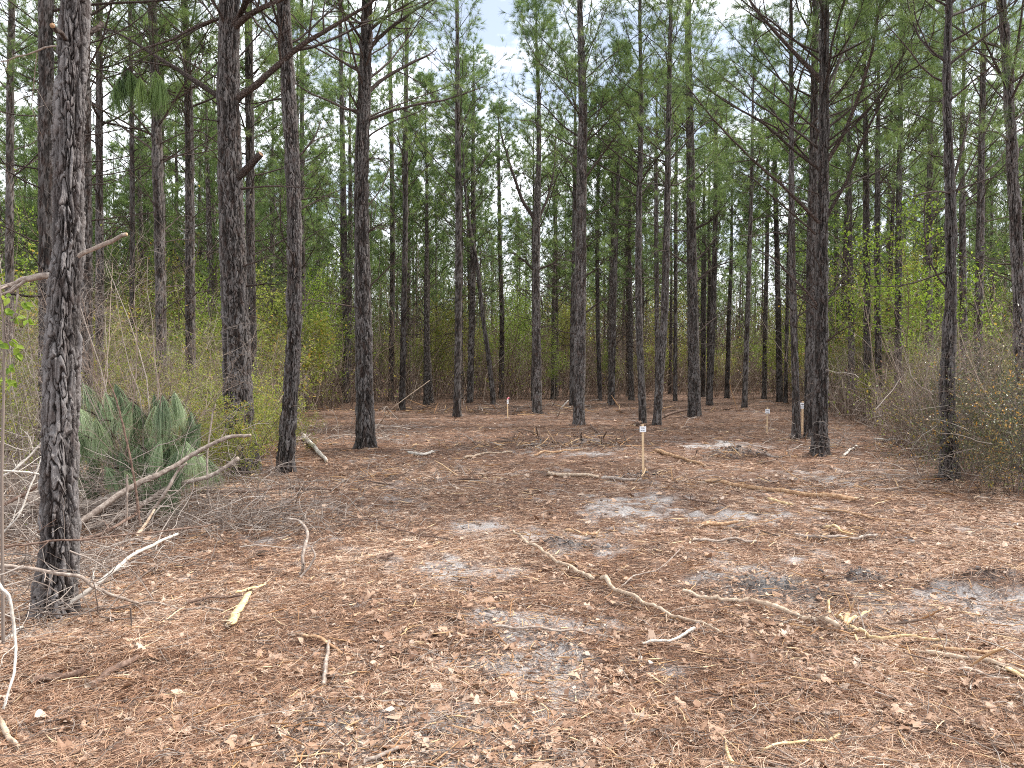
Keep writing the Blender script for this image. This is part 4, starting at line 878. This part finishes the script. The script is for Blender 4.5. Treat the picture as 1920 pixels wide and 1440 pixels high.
# ------------------------------------------------------------------ fallen branches, sticks and logs
def stick(name, label, cat_, pts, w, m, group=None, twigs=0, flatn=1., rough=.07, seed=0, taper=(1, .7), sides=9, splint=0, D=None, twL=.15, endm=None, lift=0.):
    rng = rng_(9000 + seed); q = []
    n = len(pts)
    for i, p in enumerate(pts):
        if len(p) == 3: q.append(at(*p))
        else:
            e = ground_at(p[0], p[1]); q.append(e)
    q = np.array(q); Dm = q[:, 1]; K = max(6, n * 5); t = np.linspace(0, n - 1, K)
    Q = np.stack([np.interp(t, range(n), q[:, j]) for j in range(3)], -1); 
    for _ in range(3 if n > 2 else 0): Q[1:-1] = .25 * Q[:-2] + .5 * Q[1:-1] + .25 * Q[2:]
    r = w * .46 / F * np.interp(t, range(n), Dm) * np.linspace(taper[0], taper[1], K)
    onground = np.array([len(p) == 2 for p in pts]); og = np.interp(t, range(n), onground.astype(float))
    gz = height(Q[:, 0], Q[:, 1]); low = gz + r * .85 + np.where(Q[:, 1] < 9, .03, .022) + lift; Q[:, 2] = np.maximum(Q[:, 2], low); Q[:, 2] = np.where(og > .99, .5 * Q[:, 2].clip(None, low.max()) + .5 * low, Q[:, 2])
    L = np.linalg.norm(np.diff(Q, axis=0), axis=1).sum(); nz_ = rng.normal(0, min(.007, L * .005), (K, 3)); nz_[1:-1] = (nz_[:-2] + nz_[1:-1] + nz_[2:]) / 3; nz_[0] = 0; nz_[-1] = 0; Q += nz_
    g = Geo(); th = np.arange(sides) * 6.2832 / sides
    T = nrm(np.gradient(Q, axis=0)); ref = np.array([0, 0, 1.]) if abs(T[K // 2][2]) < .8 else np.array([1., 0, 0]); n1 = nrm(np.cross(T, ref)); n2 = np.cross(n1, T)
    rr = r[:, None] * (1 + rough * rng.normal(0, 1, (K, sides)) * .6 + rough * rng.normal(0, 1, (1, sides)))
    if splint: rr[-1] *= .3; rr[0] *= .45; rr[-2] *= .7
    knots = rng.integers(0, K, 3); rr[knots] *= 1.18
    V = Q[:, None] + rr[..., None] * (np.cos(th)[None, :, None] * n1[:, None] + np.sin(th)[None, :, None] * n2[:, None] * flatn)
    b = (np.arange(K - 1) * sides)[:, None]; j = np.arange(sides)[None]; j2 = (j + 1) % sides
    g.add(V.reshape(-1, 3), np.stack([b + j, b + j2, b + sides + j2, b + sides + j], -1).reshape(-1, 4), .5, 0)
    g.F.append((np.arange(sides)[None], 1)); g.F.append((np.arange(sides)[None] + (K - 1) * sides, 1))
    if splint:
        for e, dr in ((Q[-1], T[-1]), (Q[0], -T[0])):
            for k in range(splint):
                d = nrm(dr + rng.normal(0, .16, 3)); s0 = e - dr * .02 + rng.normal(0, r.mean() * .5, 3); tubes(g, np.array([[s0, s0 + d * .03, s0 + d * rng.uniform(.05, .12)]]), np.array([[.5, .4, .06]]) * r.mean() * .6, 4, .5, 1)
    if twigs:
        C, R2, _ = spawn(Q[None], r[None], twigs, rng, .1, .98, 50, twL, 6, .0, .2, .45, .2); C[:, :, 2] = np.maximum(C[:, :, 2], height(C[:, :, 0], C[:, :, 1]) + .004); tubes(g, C, R2, 5, .5, 0)
        C2, R3, _ = spawn(C, R2, 2, rng, .3, .9, 45, twL * .45, 4, .0, .2, .6, .2); C2[:, :, 2] = np.maximum(C2[:, :, 2], height(C2[:, :, 0], C2[:, :, 1]) + .003); tubes(g, C2, R3, 4, .5, 0)
    loc = Q[0]; o = g.build(name, [m, endm or M_PALE], None, True, loc); o.location = [float(v) for v in loc]
    tag(o, label, cat_, group); return o
def G(x, y): return (x, y)
W, PA, GR, OR, YE, BR = M_WHITE, M_PALE, M_GREY, M_ORANGE, M_YELLOW, M_BROWN
ST = [
 ("fallen_branch","bleached pale stick leaning across the foot of the thickest pine",[(93,1157,4.9),(155,1115,4.95),(200,1080,5.05),(240,1045,5.2),(290,1020,5.4),(333,1001,5.6)],10,W,dict(twigs=3,taper=(1,.5))),
 ("fallen_branch","crooked grey branch crossing in front of the thickest pine and down right",[(-30,1058,4.5),(0,1062,4.5),(70,1068,4.6),(140,1078,4.6),(165,1092,4.7),(185,1106,4.75),(230,1122,4.9),(270,1135),(330,1147),(420,1155)],9,GR,dict(twigs=5,taper=(1,.5))),
 ("fallen_branch","long thin brown stick crossing the trunk of the thickest pine",[(-20,1025,4.7),(80,1017,4.8),(150,1012,4.8),(250,1000,5.0),(400,983,5.6)],5,BR,dict(twigs=6,taper=(1,.6),twL=.25)),
 ("fallen_branch","pale curved upright branch at the lower left edge",[(-10,1085,3.7),(0,1098,3.7),(18,1115,3.7),(30,1200,3.7),(28,1260,3.6),(5,1330,3.5)],7,W,dict(twigs=3)),
 ("fallen_branch","splintered pale branch end in the lower left corner",[(-20,1330,3.4),(0,1350,3.4),(15,1380,3.3),(38,1428,3.2)],13,PA,dict(splint=5)),
 ("fallen_branch","dark bark covered branch piece lying lower left",[(165,1303),(200,1275),(260,1245)],15,BR,dict(rough=.2)),
 ("fallen_branch","dark rotten branch piece left of the bark covered piece",[(60,1292),(110,1282),(160,1268)],13,BR,dict(rough=.22)),
 ("split_wood","fresh yellow wood chunk lying in the left foreground",[(430,1188),(445,1160),(470,1122)],19,YE,dict(flatn=.5,splint=5,rough=.16)),
 ("split_wood","yellow splinter crossing the end of the yellow chunk",[(440,1128),(468,1120),(500,1108)],9,YE,dict(flatn=.5,splint=5,lift=.02)),
 ("fallen_branch","short dark stick left of the yellow chunk",[(350,1140),(400,1128),(455,1125)],7,BR,{}),
 ("fallen_branch","crooked grey branch standing up in the left middle ground",[(563,1085),(570,1060,5.9),(567,1040,5.95),(579,1000,6.1),(565,977,6.2),(540,972,6.2)],7,GR,dict(twigs=4)),
 ("fallen_branch","side piece hooked against the crooked grey branch",[(563,1083,5.85),(583,1060,5.9),(592,1040,5.9),(583,1025,6.),(603,1008,6.)],5,GR,dict(taper=(1,.5))),
 ("split_wood","brown and yellow stick lying left of the lower sand patch",[(565,1203),(610,1215),(662,1240)],10,OR,dict(splint=3,flatn=.7)),
 ("fallen_branch","flaky pale stick lying lengthwise left of the lower sand patch",[(606,1302),(612,1260),(617,1215)],10,GR,dict(rough=.2)),
 ("fallen_branch","small orange twig standing in the lower left litter",[(327,1382),(322,1345,3.6),(324,1320,3.7)],4,OR,{}),
 ("bark_chunk","chunk of reddish bark in the middle foreground",[(705,1058),(737,1048)],13,BR,dict(flatn=.5,rough=.2)),
 ("fallen_branch","long pale branch running diagonally in the middle foreground",[(962,1005),(985,1025),(1015,1045),(1050,1070),(1085,1082),(1112,1099)],8,PA,dict(twigs=4,taper=(.6,1.1),lift=.012)),
 ("fallen_branch","grey branch continuing the diagonal line to the lower right",[(1128,1097),(1150,1117),(1200,1137),(1240,1155),(1275,1172),(1330,1190),(1352,1200)],8,PA,dict(twigs=4,taper=(1.1,.5),lift=.012)),
 ("fallen_branch","thin arched twig rising right of the long diagonal branch",[(1165,1107),(1200,1090,5.8),(1240,1065,5.9),(1275,1030,6.2)],3,GR,dict(twigs=3,taper=(1,.6))),
 ("fallen_branch","slim straight stick lying above the central sand patch",[(930,1185),(980,1190),(1050,1195),(1110,1200),(1150,1207)],6,GR,dict(twigs=4,taper=(1,.5))),
 ("fallen_branch","short whitish curved stick below the grey diagonal branch",[(1205,1218),(1250,1215),(1285,1200),(1302,1190)],7,W,dict(taper=(.7,1))),
 ("split_wood","orange brown wood chunk behind the top of the diagonal branch",[(1060,1003),(1100,1011),(1122,1008)],11,OR,dict(flatn=.6,splint=3)),
 ("fallen_branch","grey stick end at the bottom edge on the sand",[(680,1446),(720,1430),(747,1418)],9,GR,{}),
 ("fallen_branch","thin dark twig with forks left of centre",[(640,985),(690,978),(720,992),(760,1006),(845,1018)],4,BR,dict(twigs=7,twL=.22)),
 ("fallen_branch","long tan branch curving towards the splintered root",[(1280,1120),(1330,1135),(1370,1140),(1430,1145),(1480,1163),(1530,1178),(1572,1189)],9,PA,dict(twigs=5,taper=(.7,1.1),lift=.01)),
 ("split_wood","splintered pale stick fanning left from the broken root",[(1550,1162),(1588,1184)],8,YE,dict(splint=4)),
 ("split_wood","pale splinter rising right from the broken root",[(1588,1182),(1632,1146,5.0)],7,YE,dict(splint=3)),
 ("split_wood","orange splinter standing up from the broken root",[(1585,1183),(1590,1160,5.),(1603,1125,5.)],10,OR,dict(splint=4,taper=(1,.4))),
 ("split_wood","short splinter pointing down from the broken root",[(1590,1184),(1610,1218)],6,YE,{}),
 ("split_wood","long straight yellow stick right of the broken root",[(1590,1186),(1620,1198),(1700,1203),(1782,1212)],8,YE,dict(taper=(1,.6),splint=3)),
 ("split_wood","pale upright splinter above the broken root",[(1555,1163),(1553,1125,5.1)],6,YE,{}),
 ("fallen_branch","pale peeled branch in the bundle at the right edge",[(1735,1235),(1790,1245),(1850,1250),(1880,1262),(1940,1280)],11,PA,dict(splint=3)),
 ("split_wood","orange stick on top of the right edge bundle",[(1745,1230),(1800,1237),(1850,1241),(1908,1236)],8,OR,dict(lift=.015,splint=3)),
 ("fallen_branch","grey lower stick of the right edge bundle",[(1797,1268),(1840,1275),(1893,1284)],6,GR,{}),
 ("split_wood","thick yellow splintered end in the right edge bundle",[(1885,1268),(1940,1290)],14,YE,dict(splint=6,flatn=.6)),
 ("split_wood","yellow forked stick near the bottom right",[(1425,1422),(1470,1410),(1550,1408),(1577,1390)],9,YE,dict(splint=4,taper=(.5,1))),
 ("split_wood","pale splinter poking up at the bottom edge",[(1373,1450),(1360,1392,3.2)],10,YE,dict(splint=3,taper=(1,.6))),
 ("split_wood","short orange stick below the upper sand patch",[(1315,993),(1350,990),(1388,985)],9,OR,dict(splint=4)),
 ("fallen_branch","straight grey stick below the short orange stick",[(1298,1020),(1350,1021),(1418,1022)],6,GR,dict(twigs=3)),
 ("fallen_branch","bent grey branch in the right middle ground",[(1490,1010),(1550,1017),(1600,1018),(1645,1012)],7,GR,dict(twigs=4)),
 ("split_wood","pale splinter lying on the bent grey branch",[(1545,1000),(1575,1008),(1600,1012)],6,YE,dict(lift=.02,splint=3)),
 ("split_wood","slim tan stick right of the long split pole",[(1520,960),(1600,970),(1705,986)],6,OR,dict(splint=2)),
 ("split_wood","long split orange pole lying across the right middle ground",[(1322,908),(1400,918),(1480,928),(1560,938),(1612,942)],10,OR,dict(splint=4,taper=(.8,1))),
 ("split_wood","short yellow stick just below the long split pole",[(1440,940),(1465,948),(1488,954)],7,YE,dict(splint=3)),
 ("fallen_branch","thin dark stick below the left end of the split pole",[(1280,935),(1320,945),(1362,956)],5,BR,dict(twigs=3)),
 ("split_wood","tan stick lying right of the nearest sign stake",[(1230,850),(1270,861),(1322,878)],8,OR,{}),
 ("fallen_branch","pale short stick right of the many limbed pine",[(1580,858),(1592,848),(1606,839)],5,W,dict(twigs=2)),
 ("fallen_branch","pale twig far right behind the many limbed pine",[(1640,826),(1690,828),(1732,833)],4,W,dict(twigs=3)),
 ("fallen_branch","smooth pale pole lying left of the nearest sign stake",[(1027,893),(1070,896),(1122,900)],9,PA,{}),
 ("fallen_branch","brown stick between the pale pole and the stake",[(1128,902),(1165,904),(1203,903)],7,GR,dict(twigs=3)),
 ("fallen_branch","thin pale twig arching up by the straight thin pine",[(706,802),(735,765,19.),(775,735,19.3),(806,713,19.6)],2,PA,dict(twigs=2)),
 ("fallen_branch","small pale twig standing left of the prominent central pine",[(1046,781),(1052,765,25.),(1066,751,25.)],4,W,dict(twigs=1)),
 ("fallen_branch","pale wood piece lying right of the large straight pine",[(765,852),(790,858),(816,853)],7,W,dict(splint=3)),
 ("fallen_log","dark thin log behind the nearest sign stake",[(1190,800),(1235,790),(1250,777,26.),(1290,768,26.5)],6,BR,{}),
 ("fallen_branch","mottled whitish branch right of the bowed pine",[(570,825),(595,850),(613,871)],10,W,dict(rough=.2)),
 ("fallen_branch","brown leaning stick on the central debris heap",[(1108,797,21.),(1125,818),(1130,832)],4,BR,{}),
 ("split_wood","flat orange stick on the central debris heap",[(1000,858),(1050,850),(1100,845)],5,OR,dict(splint=2)),
 ("split_wood","pale stick lying before the central debris heap",[(870,862),(900,855),(960,851)],5,PA,{}),
 ("fallen_branch","thick peeled branch of the brush pile rising to the right",[(140,988,7.2),(200,945,7.4),(260,905,7.6),(300,890,7.7),(340,865,7.9),(380,840,8.),(430,818,8.1),(470,816,8.1)],14,GR,dict(taper=(1,.45),twigs=4)),
 ("fallen_branch","second brush pile branch below the thick peeled one",[(165,992,7.6),(230,968,7.7),(290,930,7.9),(340,905,8.),(400,892,8.1),(448,858,8.2)],12,GR,dict(taper=(1,.6),twigs=4)),
 ("fallen_branch","steep peeled branch crossing the brush pile",[(278,968,7.3),(310,925,7.3),(335,880,7.4),(350,868,7.4)],7,GR,dict(taper=(1,.6),twigs=2)),
 ("fallen_branch","long level reddish stick right of the brush pile",[(345,926,8.8),(420,920,9.),(520,920),(622,923)],8,BR,dict(twigs=5,taper=(1,.7))),
 ("fallen_branch","upright thin brown stem before the fallen green bough",[(264,985,6.9),(250,870,6.9),(225,770,6.9),(203,712,6.9)],5,BR,dict(twigs=4,taper=(1,.5))),
 ("fallen_branch","short upright stick in the front of the brush pile",[(237,985,7.),(239,900,7.),(238,890,7.)],5,GR,{}),
 ("fallen_branch","pale upright snag left of the stout dark pine",[(397,965,8.),(386,890,8.1),(396,780,8.3),(404,758,8.3)],4,GR,dict(twigs=4)),
 ("fallen_branch","reddish bent stick low in the brush pile",[(150,1012,6.4),(190,1003,6.5),(220,985,6.6),(262,960,7.)],8,BR,dict(twigs=3)),
 ("fallen_branch","peeled stick pointing up left of the brush pile front",[(255,1005,6.2),(272,985,6.3),(290,955,6.4)],8,PA,dict(taper=(1,.5))),
 ("fallen_log","cut log with flaking grey bark left of the thickest pine",[(-30,962,7.6),(40,945,7.7),(85,928,7.8)],30,GR,dict(rough=.12,taper=(1,.95),endm=M_ORANGE,sides=18)),
 ("fallen_log","cut log with flaking bark right behind the thickest pine",[(140,962,7.9),(200,943,8.),(245,925,8.1)],30,GR,dict(rough=.12,taper=(1,.9),endm=M_ORANGE,sides=18)),
 ("fallen_branch","orange stick at the foot of the thickest pine on its left",[(30,1152,4.9),(60,1150,4.9),(82,1153,4.9)],9,OR,dict(splint=3)),
 ("fallen_branch","pale stick end left of the bleached leaning stick",[(-15,1222,4.4),(10,1208,4.45),(42,1186,4.6)],11,W,{}),
 ("fallen_branch","thin forked pale branch rising at the left edge",[(0,1005,5.5),(35,970,5.5),(60,905,5.6),(95,815,5.7)],4,W,dict(twigs=9,twL=.3)),
 ("fallen_branch","pale forked branch sweeping behind the thickest pine to the left",[(0,895,6.2),(30,880,6.2),(70,840,6.3),(95,812,6.3)],5,W,dict(twigs=6,twL=.25)),
 ("fallen_branch","grey branch with many twigs low at the left edge",[(-20,880,5.2),(50,885,5.2),(100,895,5.3),(130,925,5.4)],4,W,dict(twigs=8,twL=.25)),
 ("fallen_branch","dark stick slanting low at the left edge",[(0,950,6.8),(40,930,6.9),(80,905,6.9)],7,BR,dict(twigs=2)),
]
for i, (nm, lab, pts, w, m, kw) in enumerate(ST):
    stick(nm, lab, {"fallen_branch":"branch","split_wood":"split wood","bark_chunk":"bark","fallen_log":"log"}[nm], pts, w, m, "fallen branches and split wood on the ground", seed=i, **kw)

# tangle of thin twigs in the brush pile and smaller debris heaps: nobody could count these
def tangle():
    rng = rng_(83); g = Geo()
    for (px, py, n, sx, sz, Lr) in [(60,1010,190,.5,.35,.8),(40,940,150,.7,.5,.9),(230,985,260,.9,.2,.8),(330,950,200,.9,.3,.8),(120,1080,150,.5,.14,.6),(30,1130,110,.4,.2,.6),(420,990,120,.7,.12,.7),(480,960,90,1.1,.15,.6),(1060,845,90,1.3,.12,.4),(740,905,60,.7,.1,.4),(1385,858,30,.4,.12,.25),(1800,915,160,1.2,.5,.8),(1500,835,30,.5,.15,.4),(560,830,90,1.5,.3,.7),(1590,1175,26,.2,.05,.15),(520,1000,60,.4,.1,.4),(1880,1290,30,.3,.04,.2),(660,830,60,.8,.2,.6),(30,1200,60,.4,.2,.5),(1030,770,60,2.,.2,.5),(1700,850,90,1.2,.4,.7)]:
        c = ground_at(px, py); x = c[0] + rng.normal(0, sx, n); y = c[1] + rng.normal(0, sx * .5, n); z = height(x, y) + .01 + np.abs(rng.normal(0, sz, n))
        P = grow(np.stack([x, y, z], -1), np.column_stack([rng.normal(0, 1, (n, 2)), rng.normal(.1, .35, n)]), rng.uniform(.4, 1.4, n) * Lr, 8, rng, -.02, .16)
        P[:, :, 2] = np.maximum(P[:, :, 2], height(P[:, :, 0], P[:, :, 1]) + .004); R = (rng.uniform(.0016, .0055, n) * max(1, c[1] / 9))[:, None] * np.linspace(1, .4, 8)
        m = rng.integers(0, 2); tubes(g, P, R, 5, rng.random(n), 0); C, R2, _ = spawn(P, R, 3, rng, .2, 1, 48, Lr * .35, 5, 0, .2, .6, .3); C[:, :, 2] = np.maximum(C[:, :, 2], height(C[:, :, 0], C[:, :, 1]) + .004); tubes(g, C, R2, 4, rng.random(len(C)), 0)
    g2 = Geo()
    for (px, py, n, sx, sy, Lr) in [(1060,835,150,1.2,.4,.22),(990,830,70,.8,.3,.2),(1385,856,60,.4,.3,.12),(760,900,70,.6,.4,.16),(1590,1180,50,.25,.15,.09),(1560,1008,40,.4,.15,.14),(1060,1015,40,.3,.15,.07),(1340,985,30,.3,.15,.14),(1850,1255,40,.4,.1,.12),(1180,770,80,2.2,.7,.35),(900,775,80,2.2,.7,.35),(680,770,80,2.,.7,.35),(1500,915,60,1.4,.25,.2),(1650,840,60,1.3,.5,.25),(1240,900,30,.3,.2,.12)]:
        c = ground_at(px, py); x = c[0] + rng.normal(0, sx, n); y = c[1] + rng.normal(0, sy, n); L = rng.gamma(2, .5, n) * Lr; z = height(x, y) + .015 + np.abs(rng.normal(0, .03, n))
        P = grow(np.stack([x, y, z], -1), np.column_stack([rng.normal(0, 1, (n, 2)), rng.normal(.1, .3, n)]), L, 4, rng, 0, .1); P[:, :, 2] = np.maximum(P[:, :, 2], height(P[:, :, 0], P[:, :, 1]) + .006)
        Rr = (rng.uniform(.003, .011, n) * np.clip(c[1] / 11, .6, 2))[:, None] * np.array([[.5, 1, .9, .3]]); ch = rng.random(n) < .55
        tubes(g2, P[ch], Rr[ch], 4, rng.random(ch.sum()) * .75, 0); tubes(g2, P[~ch], Rr[~ch] * 1.2, 5, rng.random((~ch).sum()) * .6, 1)
    tag(g2.build("wood_scraps", [M_CHIP, M_TWIGB], smooth=False), "heaps of splintered wood scraps and bark left on the clearing", "wood scraps", kind="stuff")
    tag(g.build("twig_debris", [M_TWIG]), "tangle of thin broken twigs in the brush piles", "twigs", kind="stuff")
tangle()

def clods():
    rng = rng_(85); g = Geo(); ph = (1 + 5 ** .5) / 2
    IV = nrm(np.array([(-1,ph,0),(1,ph,0),(-1,-ph,0),(1,-ph,0),(0,-1,ph),(0,1,ph),(0,-1,-ph),(0,1,-ph),(ph,0,-1),(ph,0,1),(-ph,0,-1),(-ph,0,1)], float))
    IF = np.array([(0,11,5),(0,5,1),(0,1,7),(0,7,10),(0,10,11),(1,5,9),(5,11,4),(11,10,2),(10,7,6),(7,1,8),(3,9,4),(3,4,2),(3,2,6),(3,6,8),(3,8,9),(4,9,5),(2,4,11),(6,2,10),(8,6,7),(9,8,1)])
    for px, py, sx, sy, a in DARK:
        c = flat(px, py); n = int(90 * a); x = c[0] + rng.normal(0, sx * .6, n); y = c[1] + rng.normal(0, sy * .6, n); r = (.004 + rng.gamma(1.3, .005, n)) * np.clip(c[1] / 7, .8, 2)
        V = IV[None] * (1 + rng.normal(0, .22, (n, 12, 1))) * r[:, None, None] * np.array([1, 1, .7]) + np.stack([x, y, height(x, y) + r * .35], -1)[:, None]
        g.add(V.reshape(-1, 3), (IF[None] + 12 * np.arange(n)[:, None, None]).reshape(-1, 3), np.repeat(rng.random(n), 12))
    tag(g.build("soil_clods", [M_SOIL]), "dark grey clods of churned sandy soil", "soil clods", kind="stuff")
clods()
# pine cone in the left foreground, beside an oak leaf
def cone():
    rng = rng_(84); B = ground_at(489, 1044); root = empty("pine_cone", B + np.array([0, 0, .025]), "dark open pine cone lying on leaves in the left foreground", "pine cone")
    g = Geo(); core = Geo(); n = 90
    for i in range(n):
        t = i / n; a = i * 2.399; r = .026 * math.sin(math.pi * (t * .85 + .12)) + .004; x0 = -.035 + .07 * t
        d = np.array([.35, math.cos(a), math.sin(a)]); d /= np.linalg.norm(d); s = np.array([0, -math.sin(a), math.cos(a)]); b = np.array([x0, 0, 0]); e = b + d * r; nn = np.cross(d, s)
        g.add([b - s * .002, b + s * .002, e + s * .0065 + nn * .002, e + d * .003, e - s * .0065 + nn * .002, e + nn * .004], [[0, 1, 2, 3], [0, 3, 4, 0][:4]] if 0 else [[0, 1, 2], [0, 2, 3], [0, 3, 4], [2, 5, 3], [3, 5, 4]], rng.random() * .4)
    tubes(core, np.array([[[-.036, 0, 0], [0, 0, 0], [.036, 0, 0]]]), np.array([[.008, .012, .005]]), 8, .1)
    g.build("scale", [M_TWIGB], root, False)['kind'] = "stuff"; core.build("core", [M_TWIGB], root)
cone()

# ------------------------------------------------------------------ stakes with white signs
def stake(px, py, top, w, board, label, yaw=0., tape=False, D=None):
    B = ground_at(px, py); h = (py - top) / F * B[1]; root = empty("sign_stake", B, label, "sign stake", "wooden stakes with white signs")
    root.rotation_euler = (0, math.radians(rng_(int(px)).normal(0, 1.2)), yaw)
    sw = w / F * B[1] / 2; st = .006
    def box(g, x0, x1, y0, y1, z0, z1, c=.0012):
        import itertools
        # a box with its long edges chamfered
        pr = [(x0 + c, y0), (x1 - c, y0), (x1, y0 + c), (x1, y1 - c), (x1 - c, y1), (x0 + c, y1), (x0, y1 - c), (x0, y0 + c)]
        V = [(x, y, z0) for x, y in pr] + [(x, y, z1) for x, y in pr]; g.add(V, [[i, (i + 1) % 8, 8 + (i + 1) % 8, 8 + i] for i in range(8)], .5); g.F.append((np.array([[7, 6, 5, 4, 3, 2, 1, 0]]) + g.n - 16, 0)); g.F.append((np.array([[8, 9, 10, 11, 12, 13, 14, 15]]) + g.n - 16, 0))
    g = Geo(); box(g, -sw, sw, -st, st, -.15, h); g.build("stake", [M_STAKE], root, False)
    bw, bh, off = board[0] / F * B[1] / 2, board[1] / F * B[1], board[2] / F * B[1]
    g = Geo(); z1 = h - off; z0 = z1 - bh; box(g, -bw, bw, -st - .006, -st - .001, z0, z1, .0008); b = g.build("sign_board", [M_CARD], root, False)
    g = Geo(); rng = rng_(int(px) + 5)
    for (zz, hh, ww) in ((z1 - bh * .30, bh * .17, .52), (z0 + bh * .30, bh * .13, .60)):   # two rows of small black lettering, too small to read in the photograph
        n = 6 if hh > bh * .15 else 8; cw = 2 * bw * ww / n
        for k in range(n):
            x0 = -bw * ww + k * cw; x1 = x0 + cw * .72; t = cw * .24
            box(g, x0, x0 + t, -st - .0075, -st - .0062, zz - hh / 2, zz + hh / 2, .0001)
            if rng.random() < .8: box(g, x0 + t, x1, -st - .0075, -st - .0062, zz + hh / 2 - t * .8, zz + hh / 2, .0001)
            if rng.random() < .7: box(g, x0 + t, x1, -st - .0075, -st - .0062, zz - hh / 2, zz - hh / 2 + t * .8, .0001)
            if rng.random() < .5: box(g, x1 - t, x1, -st - .0079, -st - .0064, zz - hh / 2 + t * .9, zz + hh / 2 - t * .9, .0001)
    g.build("lettering", [M_INK], b, False)
    if tape:
        g = Geo(); zt = h + .004; box(g, -sw * 1.25, sw * 1.25, -st * 1.4, st * 1.4, h - off * .9, h + .01, .001)
        g.add([(sw, -st, zt), (sw * 3.4, -.03, zt + .03), (sw * 3.0, -.03, zt - .02), (sw, -st, zt - .03), (sw * 2, .02, zt + .045)], [[0, 1, 2, 3], [0, 4, 1, 1][:3] + [2]], .5)
        g.build("flagging_tape", [M_TAPE], root, False)
stake(1206, 893, 795, 4.2, (12, 10.5, 4), "nearest wooden stake with a white sign on the cleared ground")
stake(952, 784, 747, 2.4, (4.6, 8, 2), "distant stake with narrow white sign and pink tape top", .9, True)
stake(1438, 813, 764, 2.6, (8.5, 8, 3), "small stake with white sign beside the far lane")
stake(1504, 812, 752, 3.4, (10.5, 11, 3), "stake half hidden between two pines with white sign", -.25)
print("details", round(time.time() - T00, 1))

# ------------------------------------------------------------------ sky, sun
w = bpy.data.worlds.new("World"); sc.world = w; w.use_nodes = True; N = w.node_tree.nodes; L = w.node_tree.links; N.clear()
SUN_EL, SUN_AZ = 53., 72.      # azimuth measured from view direction (+Y) towards the right
sky = N.new("ShaderNodeTexSky"); sky.sky_type = 'NISHITA'; sky.sun_disc = False; sky.sun_elevation = radians(SUN_EL); sky.sun_rotation = radians(SUN_AZ); sky.air_density = 1.; sky.dust_density = 1.2; sky.ozone_density = 1.5
tc = N.new("ShaderNodeTexCoord"); mp = N.new("ShaderNodeMapping"); mp.inputs["Scale"].default_value = (1.6, 1.6, 3.2); mp.inputs["Location"].default_value = (.35, .1, .2); L.new(tc.outputs["Generated"], mp.inputs[0])
nz = N.new("ShaderNodeTexNoise"); nz.inputs["Scale"].default_value = 2.3; nz.inputs["Detail"].default_value = 7; nz.inputs["Roughness"].default_value = .58; L.new(mp.outputs[0], nz.inputs[0])
cr = N.new("ShaderNodeMapRange"); cr.inputs[1].default_value = .40; cr.inputs[2].default_value = .52; cr.inputs[3].default_value = .22; L.new(nz.outputs["Fac"], cr.inputs[0])
mx = N.new("ShaderNodeMixRGB"); L.new(cr.outputs[0], mx.inputs[0]); L.new(sky.outputs[0], mx.inputs[1]); mx.inputs[2].default_value = (13.5, 14., 14.8, 1)
bg = N.new("ShaderNodeBackground"); bg.inputs[1].default_value = .085; L.new(mx.outputs[0], bg.inputs[0]); ow = N.new("ShaderNodeOutputWorld"); L.new(bg.outputs[0], ow.inputs[0])
sl = bpy.data.lights.new("sun", 'SUN'); sl.energy = 3.4; sl.angle = radians(5); sl.color = (1, .95, .88); so = bpy.data.objects.new("sun", sl); col.objects.link(so)
so.rotation_euler = (radians(90 - SUN_EL), 0, radians(-SUN_AZ) + math.pi)
# direction check: the lamp shines along -Z of its frame
from mathutils import Vector
d = Vector((math.sin(radians(SUN_AZ)) * math.cos(radians(SUN_EL)), math.cos(radians(SUN_AZ)) * math.cos(radians(SUN_EL)), math.sin(radians(SUN_EL))))
so.rotation_euler = d.to_track_quat('Z', 'Y').to_euler()
sc.view_settings.view_transform = 'Standard'; sc.view_settings.look = 'None'; sc.view_settings.exposure = 1.02; sc.view_settings.gamma = 1
sc.cycles.max_bounces = 5; sc.cycles.diffuse_bounces = 4; sc.cycles.glossy_bounces = 2; sc.cycles.transmission_bounces = 3; sc.cycles.use_denoising = False; sc.cycles.pixel_filter_type = 'BLACKMAN_HARRIS'; sc.cycles.filter_width = 1.05
sc.cycles.sample_clamp_indirect = 3; sc.cycles.sample_clamp_direct = 12
print("done", round(time.time() - T00, 1))
